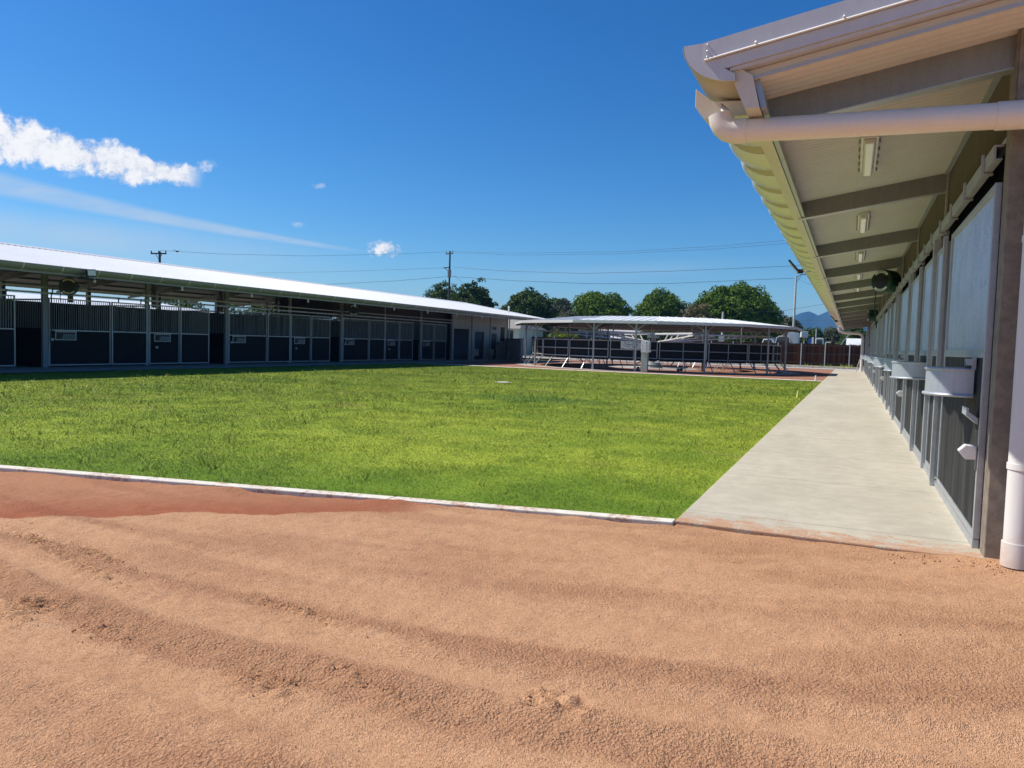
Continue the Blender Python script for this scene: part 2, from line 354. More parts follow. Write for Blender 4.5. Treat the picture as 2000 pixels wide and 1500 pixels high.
# ------------------------------------------------------------------ mesh helpers
COL = S.collection
def P(u, v, y):                                       # where a sight line of the survey photo crosses the plane Y = y
    d = RC @ Vector((u - 1000, 750 - v, -1450)); return Vector((0, 0, EYE)) + d * (y / d.y)
def root_loc(o):
    v = Vector((0, 0, 0))
    while o: v += o.location; o = o.parent
    return v
class MB:
    def __init__(s): s.v = []; s.f = []
    def add(s, vs, fs):
        b = len(s.v); s.v += [tuple(v) for v in vs]; s.f += [tuple(b + i for i in f) for f in fs]; return s
    def box(s, x0, x1, y0, y1, z0, z1):
        return s.add([(x, y, z) for x in (x0, x1) for y in (y0, y1) for z in (z0, z1)],
                     [(0, 1, 3, 2), (4, 6, 7, 5), (0, 4, 5, 1), (2, 3, 7, 6), (0, 2, 6, 4), (1, 5, 7, 3)])
    def bar(s, a, b, w_, h, up=(0, 0, 1)):                # rectangular bar between two points
        a, b = Vector(a), Vector(b); d = (b - a).normalized(); up = Vector(up)
        if abs(d.dot(up)) > .98: up = Vector((0, 1, 0))
        r = d.cross(up).normalized() * w_ / 2; t = r.cross(d).normalized() * h / 2
        return s.add([e + i * r + j * t for e in (a, b) for i in (-1, 1) for j in (-1, 1)],
                     [(0, 1, 3, 2), (4, 6, 7, 5), (0, 4, 5, 1), (2, 3, 7, 6), (0, 2, 6, 4), (1, 5, 7, 3)])
    def tube(s, pts, r, n=8, caps=True, r2=None):
        pts = [Vector(p) for p in pts]; N = len(pts); rings = []
        prev = None
        for i, p in enumerate(pts):
            d = (pts[min(i + 1, N - 1)] - pts[max(i - 1, 0)]).normalized()
            a = (prev - d * prev.dot(d)) if prev is not None else (Vector((0, 0, 1)) if abs(d.z) < .9 else Vector((1, 0, 0)))
            a = (a - d * a.dot(d)).normalized(); prev = a; c = d.cross(a)
            rr = r if r2 is None else r + (r2 - r) * i / (N - 1)
            rings.append([p + (a * math.cos(t) + c * math.sin(t)) * rr for t in [2 * math.pi * k / n for k in range(n)]])
        vs = [v for R_ in rings for v in R_]; fs = []
        for i in range(N - 1):
            for k in range(n): fs.append((i * n + k, i * n + (k + 1) % n, (i + 1) * n + (k + 1) % n, (i + 1) * n + k))
        if caps: fs += [tuple(range(n))[::-1], tuple(range((N - 1) * n, N * n))]
        return s.add(vs, fs)
    def cyl(s, a, b, r, n=12, r2=None): return s.tube([a, b], r, n, True, r2)
    def prism(s, poly, axis, a, b):                       # 2-D outline pushed along an axis (0 x, 1 y, 2 z)
        n = len(poly)
        def mk(p, t):
            q = list(p); q.insert(axis, t); return q
        return s.add([mk(p, a) for p in poly] + [mk(p, b) for p in poly],
                     [tuple(range(n))[::-1], tuple(range(n, 2 * n))] + [(i, (i + 1) % n, n + (i + 1) % n, n + i) for i in range(n)])
    def ball(s, c, r, n=12, sc=(1, 1, 1)):
        vs = []; fs = []; m = n // 2
        for i in range(m + 1):
            for k in range(n):
                t = math.pi * i / m; f = 2 * math.pi * k / n
                vs.append((c[0] + r * sc[0] * math.sin(t) * math.cos(f), c[1] + r * sc[1] * math.sin(t) * math.sin(f), c[2] + r * sc[2] * math.cos(t)))
        for i in range(m):
            for k in range(n): fs.append((i * n + k, (i + 1) * n + k, (i + 1) * n + (k + 1) % n, i * n + (k + 1) % n))
        return s.add(vs, fs)
    def build(s, name, m, parent=None, smooth=False, bev=0):
        off = root_loc(parent)
        me = bpy.data.meshes.new(name); me.from_pydata([(v[0] - off.x, v[1] - off.y, v[2] - off.z) for v in s.v], [], s.f)
        me.materials.append(m)
        import bmesh
        bm = bmesh.new(); bm.from_mesh(me); bmesh.ops.recalc_face_normals(bm, faces=bm.faces); bm.to_mesh(me); bm.free()
        o = bpy.data.objects.new(name, me); COL.objects.link(o); o.parent = parent
        if smooth:
            me.polygons.foreach_set('use_smooth', [True] * len(me.polygons))
            me.update()
            try: me.set_sharp_from_angle(angle=rad(40))
            except Exception: pass
        if bev:
            md = o.modifiers.new('edge', 'BEVEL'); md.width = bev; md.segments = 2; md.limit_method = 'ANGLE'
        return o
def raw(name, verts, faces, m, parent=None):
    """numpy arrays to mesh: faces all the same size"""
    me = bpy.data.meshes.new(name); off = root_loc(parent)
    verts = np.asarray(verts, np.float32) - np.array(off, np.float32); faces = np.asarray(faces, np.int32); k = faces.shape[1]
    me.vertices.add(len(verts)); me.vertices.foreach_set('co', verts.ravel())
    me.loops.add(faces.size); me.loops.foreach_set('vertex_index', faces.ravel())
    me.polygons.add(len(faces)); me.polygons.foreach_set('loop_start', np.arange(0, faces.size, k, dtype=np.int32))
    me.polygons.foreach_set('loop_total', np.full(len(faces), k, np.int32))
    me.update(calc_edges=True); me.materials.append(m)
    o = bpy.data.objects.new(name, me); COL.objects.link(o); o.parent = parent; return o
def thing(name, label, cat, loc=(0, 0, 0), group=None):
    o = bpy.data.objects.new(name, None); COL.objects.link(o); o.location = loc; o.empty_display_size = .2
    o['label'] = label; o['category'] = cat
    if group: o['group'] = group
    return o
def tag(o, label, cat, group=None, kind=None):
    o['label'] = label; o['category'] = cat
    if group: o['group'] = group
    if kind: o['kind'] = kind
    return o
def struct(o): o['kind'] = 'structure'; return o
def copy_tree(o, parent=None):
    c = o.copy(); COL.objects.link(c); c.parent = parent
    for ch in list(o.children): copy_tree(ch, c)
    return c
def wavy(y0, y1, pitch, amp, seg, fn, sgn=1):
    """corrugated sheet: fn(t, h) -> two end points of the line at t raised by h"""
    n = int((y1 - y0) / pitch * seg) + 1; vs = []; fs = []
    for i in range(n):
        t = y0 + (y1 - y0) * i / (n - 1); h = amp * (2 * abs(math.cos(math.pi * t / pitch)) - 1) * sgn
        a, b = fn(t, h); vs += [a, b]
        if i: fs.append((2 * i - 2, 2 * i - 1, 2 * i + 1, 2 * i))
    return vs, fs

# ------------------------------------------------------------------ ground, yard, lawn, paths
def sheet(name, poly, z, m):
    return struct(MB().add([(x, y, z) for x, y in poly], [tuple(range(len(poly)))]).build(name, m))
gz = sheet('ground', [(-3000, -300), (3000, -300), (3000, 5000), (-3000, 5000)], -.16, GRND)
def kerb_y(x): return 5.92 + (x + 1.22) * .205
# yard as a raked, rutted surface
x = np.arange(-11.5, 4.6, .02); y = np.arange(.7, 6.4, .018)
Xg, Yg = np.meshgrid(x, y)
def vnoise(X_, Y_, sc, seed, oct_=4):
    r = np.random.default_rng(seed); out = 0; a = 1; tot = 0
    for o in range(oct_):
        g = r.random((64, 64)); u = X_ * sc; v_ = Y_ * sc; iu = np.floor(u).astype(int); iv = np.floor(v_).astype(int)
        fu = u - iu; fv = v_ - iv; fu = fu * fu * (3 - 2 * fu); fv = fv * fv * (3 - 2 * fv)
        g00 = g[iu % 64, iv % 64]; g10 = g[(iu + 1) % 64, iv % 64]; g01 = g[iu % 64, (iv + 1) % 64]; g11 = g[(iu + 1) % 64, (iv + 1) % 64]
        out = out + a * ((g00 * (1 - fu) + g10 * fu) * (1 - fv) + (g01 * (1 - fu) + g11 * fu) * fv); tot += a; a *= .55; sc *= 2.03
    return out / tot - .5
Zg = vnoise(Xg, Yg, .7, 1) * .035 + vnoise(Xg, Yg, 4, 2, 4) * .016 + vnoise(Xg, Yg, 16, 3, 3) * .012
cur = Yg - .03 * (Xg + 2.5) ** 2 - .14 * (Xg + 2.5) * np.clip((Yg - 2.7) / 1.5, 0, 1) + vnoise(Xg, Yg, 1.1, 4, 3) * .16
rgh = np.exp(-((cur - 3.04) / .11) ** 2) * .8 + np.exp(-((cur - 2.45) / .15) ** 2)
Zg += rgh * np.clip(vnoise(Xg, Yg, 14, 61, 4) + .05, -.2, .5) * .035
Zg += (.008 * np.sin(cur * 7.3) + .007 * np.sin(cur * 17 + 1)) * np.clip((4.6 - Yg) / 1.5, 0, 1) * (.5 + 1.6 * np.clip(vnoise(Xg, Yg, .6, 5) + .3, 0, 1))
# wheel tracks: shallow pressed strips with a lifted shoulder either side
for c0, hw_, dp in ((2.74, .10, .014), (2.12, .10, .011), (3.45, .11, .007), (1.5, .10, .008)):
    e = np.abs(cur + vnoise(Xg, Yg, .8, int(c0 * 10), 2) * .12 - c0); g_ = .35 + 1.3 * np.clip(vnoise(Xg, Yg, .9, int(c0 * 7), 2) + .3, 0, 1)
    Zg += (-dp * np.exp(-(e / hw_) ** 4) + dp * .9 * np.exp(-((e - hw_ * 1.45) / .035) ** 2) * (1 + 2.0 * vnoise(Xg, Yg, 9, int(c0 * 3), 3))) * g_
SCUFF = [(-2.55, 3.0, .34, .045, .045), (-1.0, 2.71, .16, .08, .055), (-4.35, 3.17, .45, .035, .035), (-2.13, 2.31, .18, .09, .05), (-3.80, 2.36, .20, .12, .06), (-4.15, 2.95, .5, .05, .035), (-1.75, 2.5, .30, .05, .03), (-3.2, 2.38, .22, .07, .03), (-5.0, 3.2, .5, .06, .03)]
for (cx, cy, rx_, ry_, h) in SCUFF:
    q_ = -.22; dx_ = (Xg - cx) * math.cos(q_) + (Yg - cy) * math.sin(q_); dy_ = -(Xg - cx) * math.sin(q_) + (Yg - cy) * math.cos(q_)
    e = np.exp(-((dx_ / rx_) ** 2 + (dy_ / ry_) ** 2)); n_ = vnoise(Xg, Yg, 19, int(cx * -7 + 40), 4); cl = np.clip(np.abs(n_) * 5 - .35, -.3, 1.1)
    Zg += e * cl * h
kd = kerb_y(Xg) - Yg; kd = np.where(Xg > -1.25, 6.0 - Yg, kd)
Zg *= np.clip(.15 + kd * .9, .15, 1)
Zg += -.030 + .012 * np.clip(1 - kd * 2.5, 0, 1) * (vnoise(Xg, Yg, 2.5, 9) * 4)
# a little drift of dust heaped against the kerb
Zg += .022 * np.exp(-((kd - .05) / .10) ** 2) * np.clip(vnoise(Xg, Yg, 1.1, 12, 3) * 5 + .1, 0, 1)
Zg += .03 * np.exp(-(((Xg - .95) / .5) ** 2 + ((Yg - 5.85) / .25) ** 2))
Zg = np.where(kd < -.12, -.10, Zg)
nx, ny = len(x), len(y); idx = np.arange(nx * ny).reshape(ny, nx)
yard = raw('sand_yard', np.stack([Xg, Yg, Zg], -1).reshape(-1, 3), np.stack([idx[:-1, :-1], idx[:-1, 1:], idx[1:, 1:], idx[1:, :-1]], -1).reshape(-1, 4), SAND)
yard.data.polygons.foreach_set('use_smooth', [True] * len(yard.data.polygons)); struct(yard)
# loose clods and stones
def zat(a_, b_):
    i_ = min(max(int((a_ - x[0]) / .02), 0), nx - 1); j_ = min(max(int((b_ - y[0]) / .018), 0), ny - 1); return float(Zg[j_, i_])
st = MB(); rs = random.Random(5)
def clod(a_, b_, r_):
    c = Vector((a_, b_, zat(a_, b_) + r_ * .35)); vs = []
    for d_ in ((1, 0, 0), (-1, 0, 0), (0, 1, 0), (0, -1, 0), (0, 0, 1), (0, 0, -1)): vs.append(c + Vector(d_) * r_ * rs.uniform(.6, 1.3) + Vector((rs.uniform(-.3, .3), rs.uniform(-.3, .3), rs.uniform(-.2, .2))) * r_)
    st.add(vs, [(0, 2, 4), (2, 1, 4), (1, 3, 4), (3, 0, 4), (2, 0, 5), (1, 2, 5), (3, 1, 5), (0, 3, 5)])
for (cx, cy, rx_, ry_, h) in SCUFF:
    for _ in range(60): g1 = rs.gauss(0, rx_ * .6); clod(cx + g1, cy - .22 * g1 + rs.gauss(0, ry_ * .8), rs.uniform(.0022, .0062))
for _ in range(1500):
    a_, b_ = rs.uniform(-9, 2.2), rs.uniform(1.2, 5.6)
    if b_ < kerb_y(a_) - .1 and (a_ < -1.3 or b_ < 5.9): clod(a_, b_, rs.uniform(.0018, .0042) * (1 + (rs.random() > .985) * .9))
for _ in range(160): a_ = rs.uniform(.3, 2.0); clod(a_, 5.9 - abs(rs.gauss(0, .12)), rs.uniform(.004, .011))
tag(st.build('loose_stones', CLODM), 'small clods and stones scattered over the orange dust', 'stones', kind='stuff')
sheet('sand_yard_outer', [(-45, -25), (25, -25), (25, 6.3), (-9, 6.3), (-45, -2.5)], -.125, SAND)
# kerb in cast lengths
kb = MB(); xk = -1.24
while xk > -34:
    x2 = xk - 2.4; g = .006
    a, b = (xk - g, kerb_y(xk)), (x2, kerb_y(x2)); nn = (.2008, -.9796)
    kb.add([(a[0], a[1] + .0, 0.0), (b[0], b[1], 0.0), (b[0], b[1] + .13, .0), (a[0], a[1] + .13, 0.0),
            (a[0], a[1], -.12), (b[0], b[1], -.12), (b[0], b[1] + .13, -.12), (a[0], a[1] + .13, -.12)],
           [(0, 1, 2, 3), (0, 4, 5, 1), (1, 5, 6, 2), (2, 6, 7, 3), (3, 7, 4, 0)])
    xk = x2
struct(kb.build('kerb', KERB, bev=.008))
LAWN_POLY = [(-1.26, 6.07), (-1.26, 38.2), (-23.8, 38.2), (-23.8, 1.40)]
sheet('lawn', LAWN_POLY, -.03, LAWN)
pth = MB(); pth.box(-1.24, 1.02, 5.98, 66, -.14, 0)
struct(pth.build('path', CONC, bev=.01))
sheet('walkway', [(-26.9, -12), (-23.8, -12), (-23.8, 58.6), (-26.9, 58.6)], .0, PAVE)
sheet('stall_floor', [(-40, -12), (-26.9, -12), (-26.9, 58.6), (-40, 58.6)], -.01, PAVE)
sheet('pen_surround', [(-23.8, 38.9), (-1.24, 38.9), (-1.24, 66), (-23.8, 66)], -.02, REDS)
sheet('far_kerb', [(-23.8, 38.2), (-1.24, 38.2), (-1.24, 39.0), (-23.8, 39.0)], -.004, KERB)
PC = (-12.3, 49.8)
def ring(r0, r1, z, name, m, n=64):
    mb = MB(); vs = []
    for k in range(n):
        a = 2 * math.pi * k / n
        for r in (r0, r1): vs.append((PC[0] + r * math.cos(a), PC[1] + r * math.sin(a), z))
    mb.add(vs, [(2 * k, 2 * k + 1, (2 * k + 3) % (2 * n), (2 * k + 2) % (2 * n)) for k in range(n)])
    return struct(mb.build(name, m))
ring(8.3, 9.35, -.012, 'pen_apron', PAVE); ring(0.01, 3.0, -.012, 'pen_pad', PAVE)
sheet('service_road', [(-60, 66.0), (20, 66.0), (20, 78.4), (-60, 78.4)], -.008, PAVE)
sk = MB(); sk.box(-60, 2, 69.3, 69.45, -.01, .13); struct(sk.build('road_kerb', KERB))

# ------------------------------------------------------------------ grass
def in_lawn(px_, py_): return (px_ < -1.27) & (px_ > -23.8) & (py_ < 38.25) & (py_ > kerb_y(px_) + .14)
def blades(n, ymin, ymax, xmin, xmax, wdt, ln, name=None):
    bx = rng.uniform(xmin, xmax, n); by = rng.uniform(ymin, ymax, n)
    dist = np.hypot(bx, by); k = in_lawn(bx, by); return bx[k], by[k]
BX = []; BY = []; BW = []; BL = []
# density falls and blade width grows smoothly with distance
n = 2000000; r = rng.uniform(4.6, 46, n); a = rng.uniform(rad(90), rad(158), n)
bx = r * np.cos(a) + .3; by = r * np.sin(a); k = in_lawn(bx, by); bx, by, r = bx[k], by[k], r[k]
clump = vnoise(bx + 50, by, 2.2, 21, 3)
BX.append(bx); BY.append(by); BW.append(.0006 * r); BL.append((.025 + .00022 * r) * (1 + clump * 1.4) * rng.uniform(.6, 1.4, len(bx)))
# taller seed stalks and tussocks
nt_ = 2600; r = np.sqrt(rng.uniform(5 ** 2, 34 ** 2, nt_)); a = rng.uniform(rad(90), rad(155), nt_); cx = r * np.cos(a); cy = r * np.sin(a)
keep = (vnoise(cx + 80, cy, .35, 31, 3) > .0) | (rng.random(nt_) < .25); cx, cy, r = cx[keep], cy[keep], r[keep]
for i in range(len(cx)):
    m = rng.integers(6, 16); sp = .05 + .02 * rng.random()
    bx = cx[i] + rng.normal(0, sp, m); by = cy[i] + rng.normal(0, sp, m); k = in_lawn(bx, by); bx, by = bx[k], by[k]
    BX.append(bx); BY.append(by); BW.append(np.full(len(bx), .005 + .0007 * r[i])); BL.append(rng.uniform(.07, .17, len(bx)))
bx = np.concatenate(BX); by = np.concatenate(BY); bw = np.concatenate(BW); bl = np.concatenate(BL); n = len(bx)
th = rng.uniform(0, 2 * math.pi, n); ph = rng.uniform(0, 2 * math.pi, n); lean = rng.uniform(.35, 1.4, n)
V = np.zeros((n, 3, 3), np.float32); z0 = -.032
V[:, 0] = np.stack([bx - np.cos(th) * bw / 2, by - np.sin(th) * bw / 2, np.full(n, z0)], -1)
V[:, 1] = np.stack([bx + np.cos(th) * bw / 2, by + np.sin(th) * bw / 2, np.full(n, z0)], -1)
V[:, 2] = np.stack([bx + np.cos(ph) * bl * np.sin(lean), by + np.sin(ph) * bl * np.sin(lean), z0 + bl * np.cos(lean)], -1)
gr = raw('grass', V.reshape(-1, 3), np.arange(3 * n).reshape(-1, 3), BLADE)
tag(gr, 'bright green mown lawn grass with scattered taller tussocks', 'grass', kind='stuff')
# weeds at the foot of the far fence
def tuft(mb, cx_, cy_, n_, h, s):
    for _ in range(n_):
        a_ = random.uniform(0, 6.28); t = random.uniform(0, 6.28); l = h * random.uniform(.6, 1.2); xx = cx_ + random.gauss(0, s); yy = cy_ + random.gauss(0, s)
        mb.add([(xx - .03 * math.cos(t), yy - .03 * math.sin(t), 0), (xx + .03 * math.cos(t), yy + .03 * math.sin(t), 0), (xx + math.cos(a_) * l * .7, yy + math.sin(a_) * l * .7, l)], [(0, 1, 2)])
wd_ = MB()
for k in range(12): tuft(wd_, random.uniform(-4.5, 1), random.uniform(77.3, 78.3), 7, .3, .2)
tag(wd_.build('weeds', BLADE), 'straggly weeds growing along the foot of the brown fence', 'weeds', kind='stuff')

# ------------------------------------------------------------------ small things on the lawn
dr = MB(); dr.cyl((-11.2, 23.8, -.05), (-11.2, 23.8, -.006), .29, 24); dr.cyl((-11.2, 23.8, -.004), (-11.2, 23.8, .0), .24, 24)
tag(dr.build('drain_cover', KERB), 'pale round concrete drain cover sunk in the middle of the lawn', 'drain cover')
pg = MB(); pg.tube([(-1.45, 24.3, -.03), (-1.45, 24.3, .20)], .06, 14, True, .02); pg.box(-1.53, -1.37, 24.22, 24.38, -.04, -.015)
tag(pg.build('marker_cone', YEL, smooth=True), 'small yellow green marker cone on the lawn edge beside the concrete path', 'cone')
pg = MB(); pg.cyl((-1.55, 38.6, 0), (-1.55, 38.6, .26), .05, 8, .03)
tag(pg.build('survey_peg', WHITEP), 'short white peg standing on the far kerb beside the path', 'peg')

# ------------------------------------------------------------------ RIGHT SHED
BAY = 4.3; Y0 = 6.15; NB = 13; WX = .90
YE = Y0 + NB * BAY
shed = thing('stable_block', 'near stable block with long cream gutter, galvanised doors and deep shaded eave', 'stable block', (WX, Y0, 0))
def soff(x): return 3.61 + .165 * (x - .87)
RIDX = 8.6
# roof: corrugated lining below, white sheet above
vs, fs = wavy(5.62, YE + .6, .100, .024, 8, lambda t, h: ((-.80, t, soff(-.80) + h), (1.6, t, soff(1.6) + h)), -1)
lin = MB().add(vs, fs).build('roof_underside', SOFF, shed)
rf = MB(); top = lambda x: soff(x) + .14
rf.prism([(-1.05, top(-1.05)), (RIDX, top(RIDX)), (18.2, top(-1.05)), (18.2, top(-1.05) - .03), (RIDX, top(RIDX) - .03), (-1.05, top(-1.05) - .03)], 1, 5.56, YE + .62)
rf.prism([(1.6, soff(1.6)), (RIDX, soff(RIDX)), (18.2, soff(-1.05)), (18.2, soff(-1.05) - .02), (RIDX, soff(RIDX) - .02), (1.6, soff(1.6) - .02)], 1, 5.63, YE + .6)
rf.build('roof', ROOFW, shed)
# verge flashing at the near end: upper face, lip, lower face, underside
vg = MB()
def strip(x0, x1, za, zb, ya, yb):                    # a folded strip following the roof slope
    vg.add([(x0, ya, za + .165 * (x0 + 1.08)), (x1, ya, za + .165 * (x1 + 1.08)), (x1, yb, za + .165 * (x1 + 1.08)), (x0, yb, za + .165 * (x0 + 1.08)),
            (x0, ya, zb + .165 * (x0 + 1.08)), (x1, ya, zb + .165 * (x1 + 1.08)), (x1, yb, zb + .165 * (x1 + 1.08)), (x0, yb, zb + .165 * (x0 + 1.08))],
           [(0, 1, 2, 3), (4, 7, 6, 5), (0, 4, 5, 1), (1, 5, 6, 2), (2, 6, 7, 3), (3, 7, 4, 0)])
strip(-1.08, RIDX, 3.605, 3.475, 5.545, 5.62)
vg.build('verge_cap', VERGE, shed)
vg = MB(); lz_ = lambda x_: 3.474 + .165 * (x_ + 1.08)
vg.add([(x_, yy_, lz_(x_) + dz_) for x_ in (-1.078, RIDX) for yy_, dz_ in ((5.545, .014), (5.527, -.001), (5.545, -.006))], [(0, 1, 2), (3, 5, 4), (0, 3, 4, 1), (1, 4, 5, 2), (2, 5, 3, 0)])
vg.build('verge_lip', WHITEP, shed)
vg = MB(); strip(-1.03, RIDX, 3.468, 3.385, 5.555, 5.62)
vg.build('verge_face', VERGE, shed)
vg = MB(); strip(-.90, RIDX, 3.383, 3.360, 5.575, 5.70); vg.build('verge_soffit', VERGE, shed)
vg = MB(); strip(-.87, RIDX, 3.357, 3.30, 5.66, 5.74); vg.build('verge_trim', CREAM, shed)
for k in range(12):
    sc = MB()
    xx = -.72 + k * .56; zz = 3.474 + .165 * (xx + 1.08)
    sc.ball((xx, 5.518, zz + .012), .013, 8); sc.cyl((xx, 5.545, zz + .012), (xx, 5.51, zz + .012), .006, 6); sc.build('screw', WHITEP, shed)
for z_ in (3.50, 3.54, 3.585): MB().ball((-1.06, 5.54, z_), .007, 8).build('rivet', WHITEP, shed)
# gutter: quarter round with lapped straps
def gprof(rx, rz, cx_=-.86, cz=3.60, n=10):
    return [(cx_ - rx * math.cos(t), cz - rz * math.sin(t)) for t in [math.pi / 2 * k / n for k in range(n + 1)]]
def gut(y0, y1, dr_=0, thick=.004):
    a = gprof(.385 + dr_, .275 + dr_); b = gprof(.385 + dr_ - thick, .275 + dr_ - thick)[::-1]
    return a + b
g = MB(); g.prism(gut(0, 0), 1, 5.57, YE + .6); g.build('gutter', TAN, shed, smooth=True)
yy = 6.75
while yy < YE:                                         # each strap bulges like a barrel stave
    g = MB(); vs = []; fs = []; NP = 11; NS = 8
    for j_ in range(NS + 1): vs += [(a_, yy + .70 * j_ / NS, b_) for a_, b_ in gprof(.385 + .002 + .042 * math.sin(math.pi * j_ / NS) ** .6, .275 + .002 + .042 * math.sin(math.pi * j_ / NS) ** .6)]
    for j_ in range(NS):
        for k_ in range(NP - 1): fs.append((j_ * NP + k_, j_ * NP + k_ + 1, (j_ + 1) * NP + k_ + 1, (j_ + 1) * NP + k_))
    g.add(vs, fs).build('gutter_strap', GLOSS, shed, smooth=True); yy += 1.0
g = MB(); pr = gprof(.372, .285); g.prism([(-1.07, 3.605)] + pr + [(-.86, 3.36), (-1.02, 3.46)], 1, 5.553, 5.568); g.build('gutter_end', VERGE, shed)
g = MB(); g.prism([(-.885, 3.45), (-.885, 3.34), (-.79, 3.125), (-.69, 3.125), (-.745, 3.352)], 1, 5.61, YE + .6); g.build('fascia', CREAM, shed)
g = MB(); g.prism([(-.742, 3.345), (-.70, 3.345), (-.648, 3.14), (-.688, 3.14)], 1, 5.67, YE + .6); g.build('eave_angle', GALV, shed)
# rain head, elbow, pipes
g = MB(); g.prism([(-1.22, 3.43), (-1.22, 3.29), (-1.14, 3.19), (-.80, 3.19), (-.80, 3.30), (-1.09, 3.32)], 1, 5.98, 6.18); g.build('rain_head', CREAM, shed, bev=.004)
PR = .085; PYc = 5.86
el = [Vector((-1.00 , PYc, 3.17))] + [Vector((-.88 - .12 * math.cos(t), PYc, 3.17 - .13 * math.sin(t) - 0.0)) for t in [rad(a) for a in (0, 20, 40, 60, 80, 90)]]
g = MB(); g.tube(el + [Vector((-.80, PYc, 3.038))], PR + .006, 20); g.build('pipe_elbow', CREAMP, shed, smooth=True)
ba, bb = Vector((-.82, PYc, 3.038)), Vector((.935, PYc, 2.985))
g = MB(); g.tube([ba, bb], PR, 24); g.build('overhead_pipe', CREAMP, shed, smooth=True)
g = MB(); g.tube([bb + Vector((-.15, 0, .004)), bb], PR + .007, 24)
e2 = [Vector((.935 + .13 * math.sin(t), PYc, 2.985 - .13 + .13 * math.cos(t))) for t in [rad(a) for a in (0, 20, 45, 70, 90)]]
g.tube(e2, PR + .007, 24); g.tube([e2[-1], e2[-1] - Vector((0, 0, .06))], PR + .007, 24); g.build('pipe_bend', CREAMP, shed, smooth=True)
DX = 1.065
g = MB(); g.tube([(DX, PYc, 2.86), (DX, PYc, .02)], PR, 28); g.build('downpipe', DUSTY, shed, smooth=True)
for z0_, z1_, e in ((.01, .17, .009), (.66, .70, .007), (2.16, 2.20, .006)): g = MB(); g.tube([(DX, PYc, z0_), (DX, PYc, z1_)], PR + e, 28); g.build('pipe_collar', DUSTY, shed, smooth=True)
g = MB(); g.tube([(DX, PYc, -.12), (DX, PYc, .03)], .055, 20); g.build('drain_stub', POLEC, shed, smooth=True)
# rafters and posts
for k in range(NB + 1):
    yk = Y0 + k * BAY
    r_ = MB(); xa, xb = -.73, 1.0
    th_ = .075
    r_.prism([(xa, soff(xa) - .012), (xa, soff(xa) - .225), (xb, soff(xb) - .235), (xb, soff(xb) - .012)], 1, yk - th_ / 2, yk + th_ / 2)
    o = r_.build('rafter', GALVD, shed)
    r_ = MB(); r_.prism([(xa, soff(xa) - .2255), (xa, soff(xa) - .234), (xb, soff(xb) - .244), (xb, soff(xb) - .2355)], 1, yk - th_ / 2, yk + th_ / 2 + .05); r_.build('rafter_flange', GALV, o)  # paler steel than the rafter, standing for light the flange catches
g = MB(); g.box(.905, 1.10, 6.04, 6.24, -.1, soff(.905) - .02); g.build('corner_post', POSTM, shed, bev=.006)
g = MB(); g.box(.92, 1.12, 6.025, 6.04, 3.05, 3.62); g.build('haunch_plate', POSTM, shed)
for k in range(1, NB + 1):
    yk = Y0 + k * BAY
    g = MB(); g.box(.835, .935, yk - .04, yk + .04, -.0, 2.90); g.build('post', GALV, shed, bev=.004)
# upper wall of ribbed dark sheet with galvanised angles
for k in range(NB):
    ya = Y0 + k * BAY + .06; yb = ya + BAY - .12
    vs, fs = wavy(2.93, 3.60, .045, .012, 6, lambda t, h: ((.955 + h, ya, t), (.955 + h, yb, t)))
    MB().add(vs, fs).build('upper_wall', MESH, shed)
    g = MB(); g.box(.90, .95, ya, yb, 3.575, 3.60); g.box(.90, .95, ya, yb, 2.90, 2.935); g.box(.925, .95, yb - .045, yb, 2.935, 3.575)
    g.build('wall_angle', GALV, shed)
g = MB(); g.prism([(.84, 2.90), (.84, 2.80), (.855, 2.80), (.855, 2.885), (.90, 2.885), (.90, 2.90)], 1, Y0 + .12, YE); g.box(.845, .895, Y0 + .12, YE, 2.795, 2.803)
g.build('door_track', GALV, shed)
yy = Y0 + .55
while yy < YE: g = MB(); g.box(.822, .838, yy - .025, yy + .025, 2.775, 2.93); g.box(.838, .90, yy - .025, yy + .025, 2.775, 2.789); g.build('track_bracket', GALV, shed); yy += 1.02
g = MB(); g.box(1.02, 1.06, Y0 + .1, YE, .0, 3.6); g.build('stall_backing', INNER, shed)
def frame(mb, x0, x1, ya, yb, za, zb, w_=.05, mid=()):
    mb.box(x0, x1, ya, ya + w_, za, zb); mb.box(x0, x1, yb - w_, yb, za, zb)
    for z in (za, zb - w_) + tuple(mid): mb.box(x0 + .001, x1 - .001, ya + w_, yb - w_, z, z + w_)
def rpanel(ya, yb, x0=.865, name='stall_panel', hang=False):
    f = MB(); frame(f, x0, x0 + .045, ya, yb, .07, 2.64, .05, (1.39,)); f.box(x0 + .002, x0 + .04, ya + .05, yb - .05, 1.44, 1.46)
    o = f.build(name, GALV, shed, bev=.003)
    vs, fs = wavy(ya + .05, yb - .05, .032, .006, 4, lambda t, h: ((x0 + .022 + h, t, 1.46), (x0 + .022 + h, t, 2.59)))
    MB().add(vs, fs).build('metal_sheet', SHEET, o)
    MB().box(x0 + .012, x0 + .035, ya + .05, yb - .05, .12, 1.39).build('lower_board', BOARD, o)
    if hang:
        for yy in (ya + .25, yb - .25): h = MB(); h.box(x0 + .01, x0 + .03, yy - .02, yy + .02, 2.642, 2.76); h.cyl((x0 + .0, yy, 2.77), (x0 + .04, yy, 2.77), .03, 12); h.build('door_hanger', GALVD, o)
    return o
def subpost(y, z1=2.66):
    g = MB(); g.box(.818, .862, y - .035, y + .035, .05, z1); g.box(.823, .857, y - .028, y + .028, -.0, .055); g.build('door_post', GALV, shed, bev=.003)
bins = []
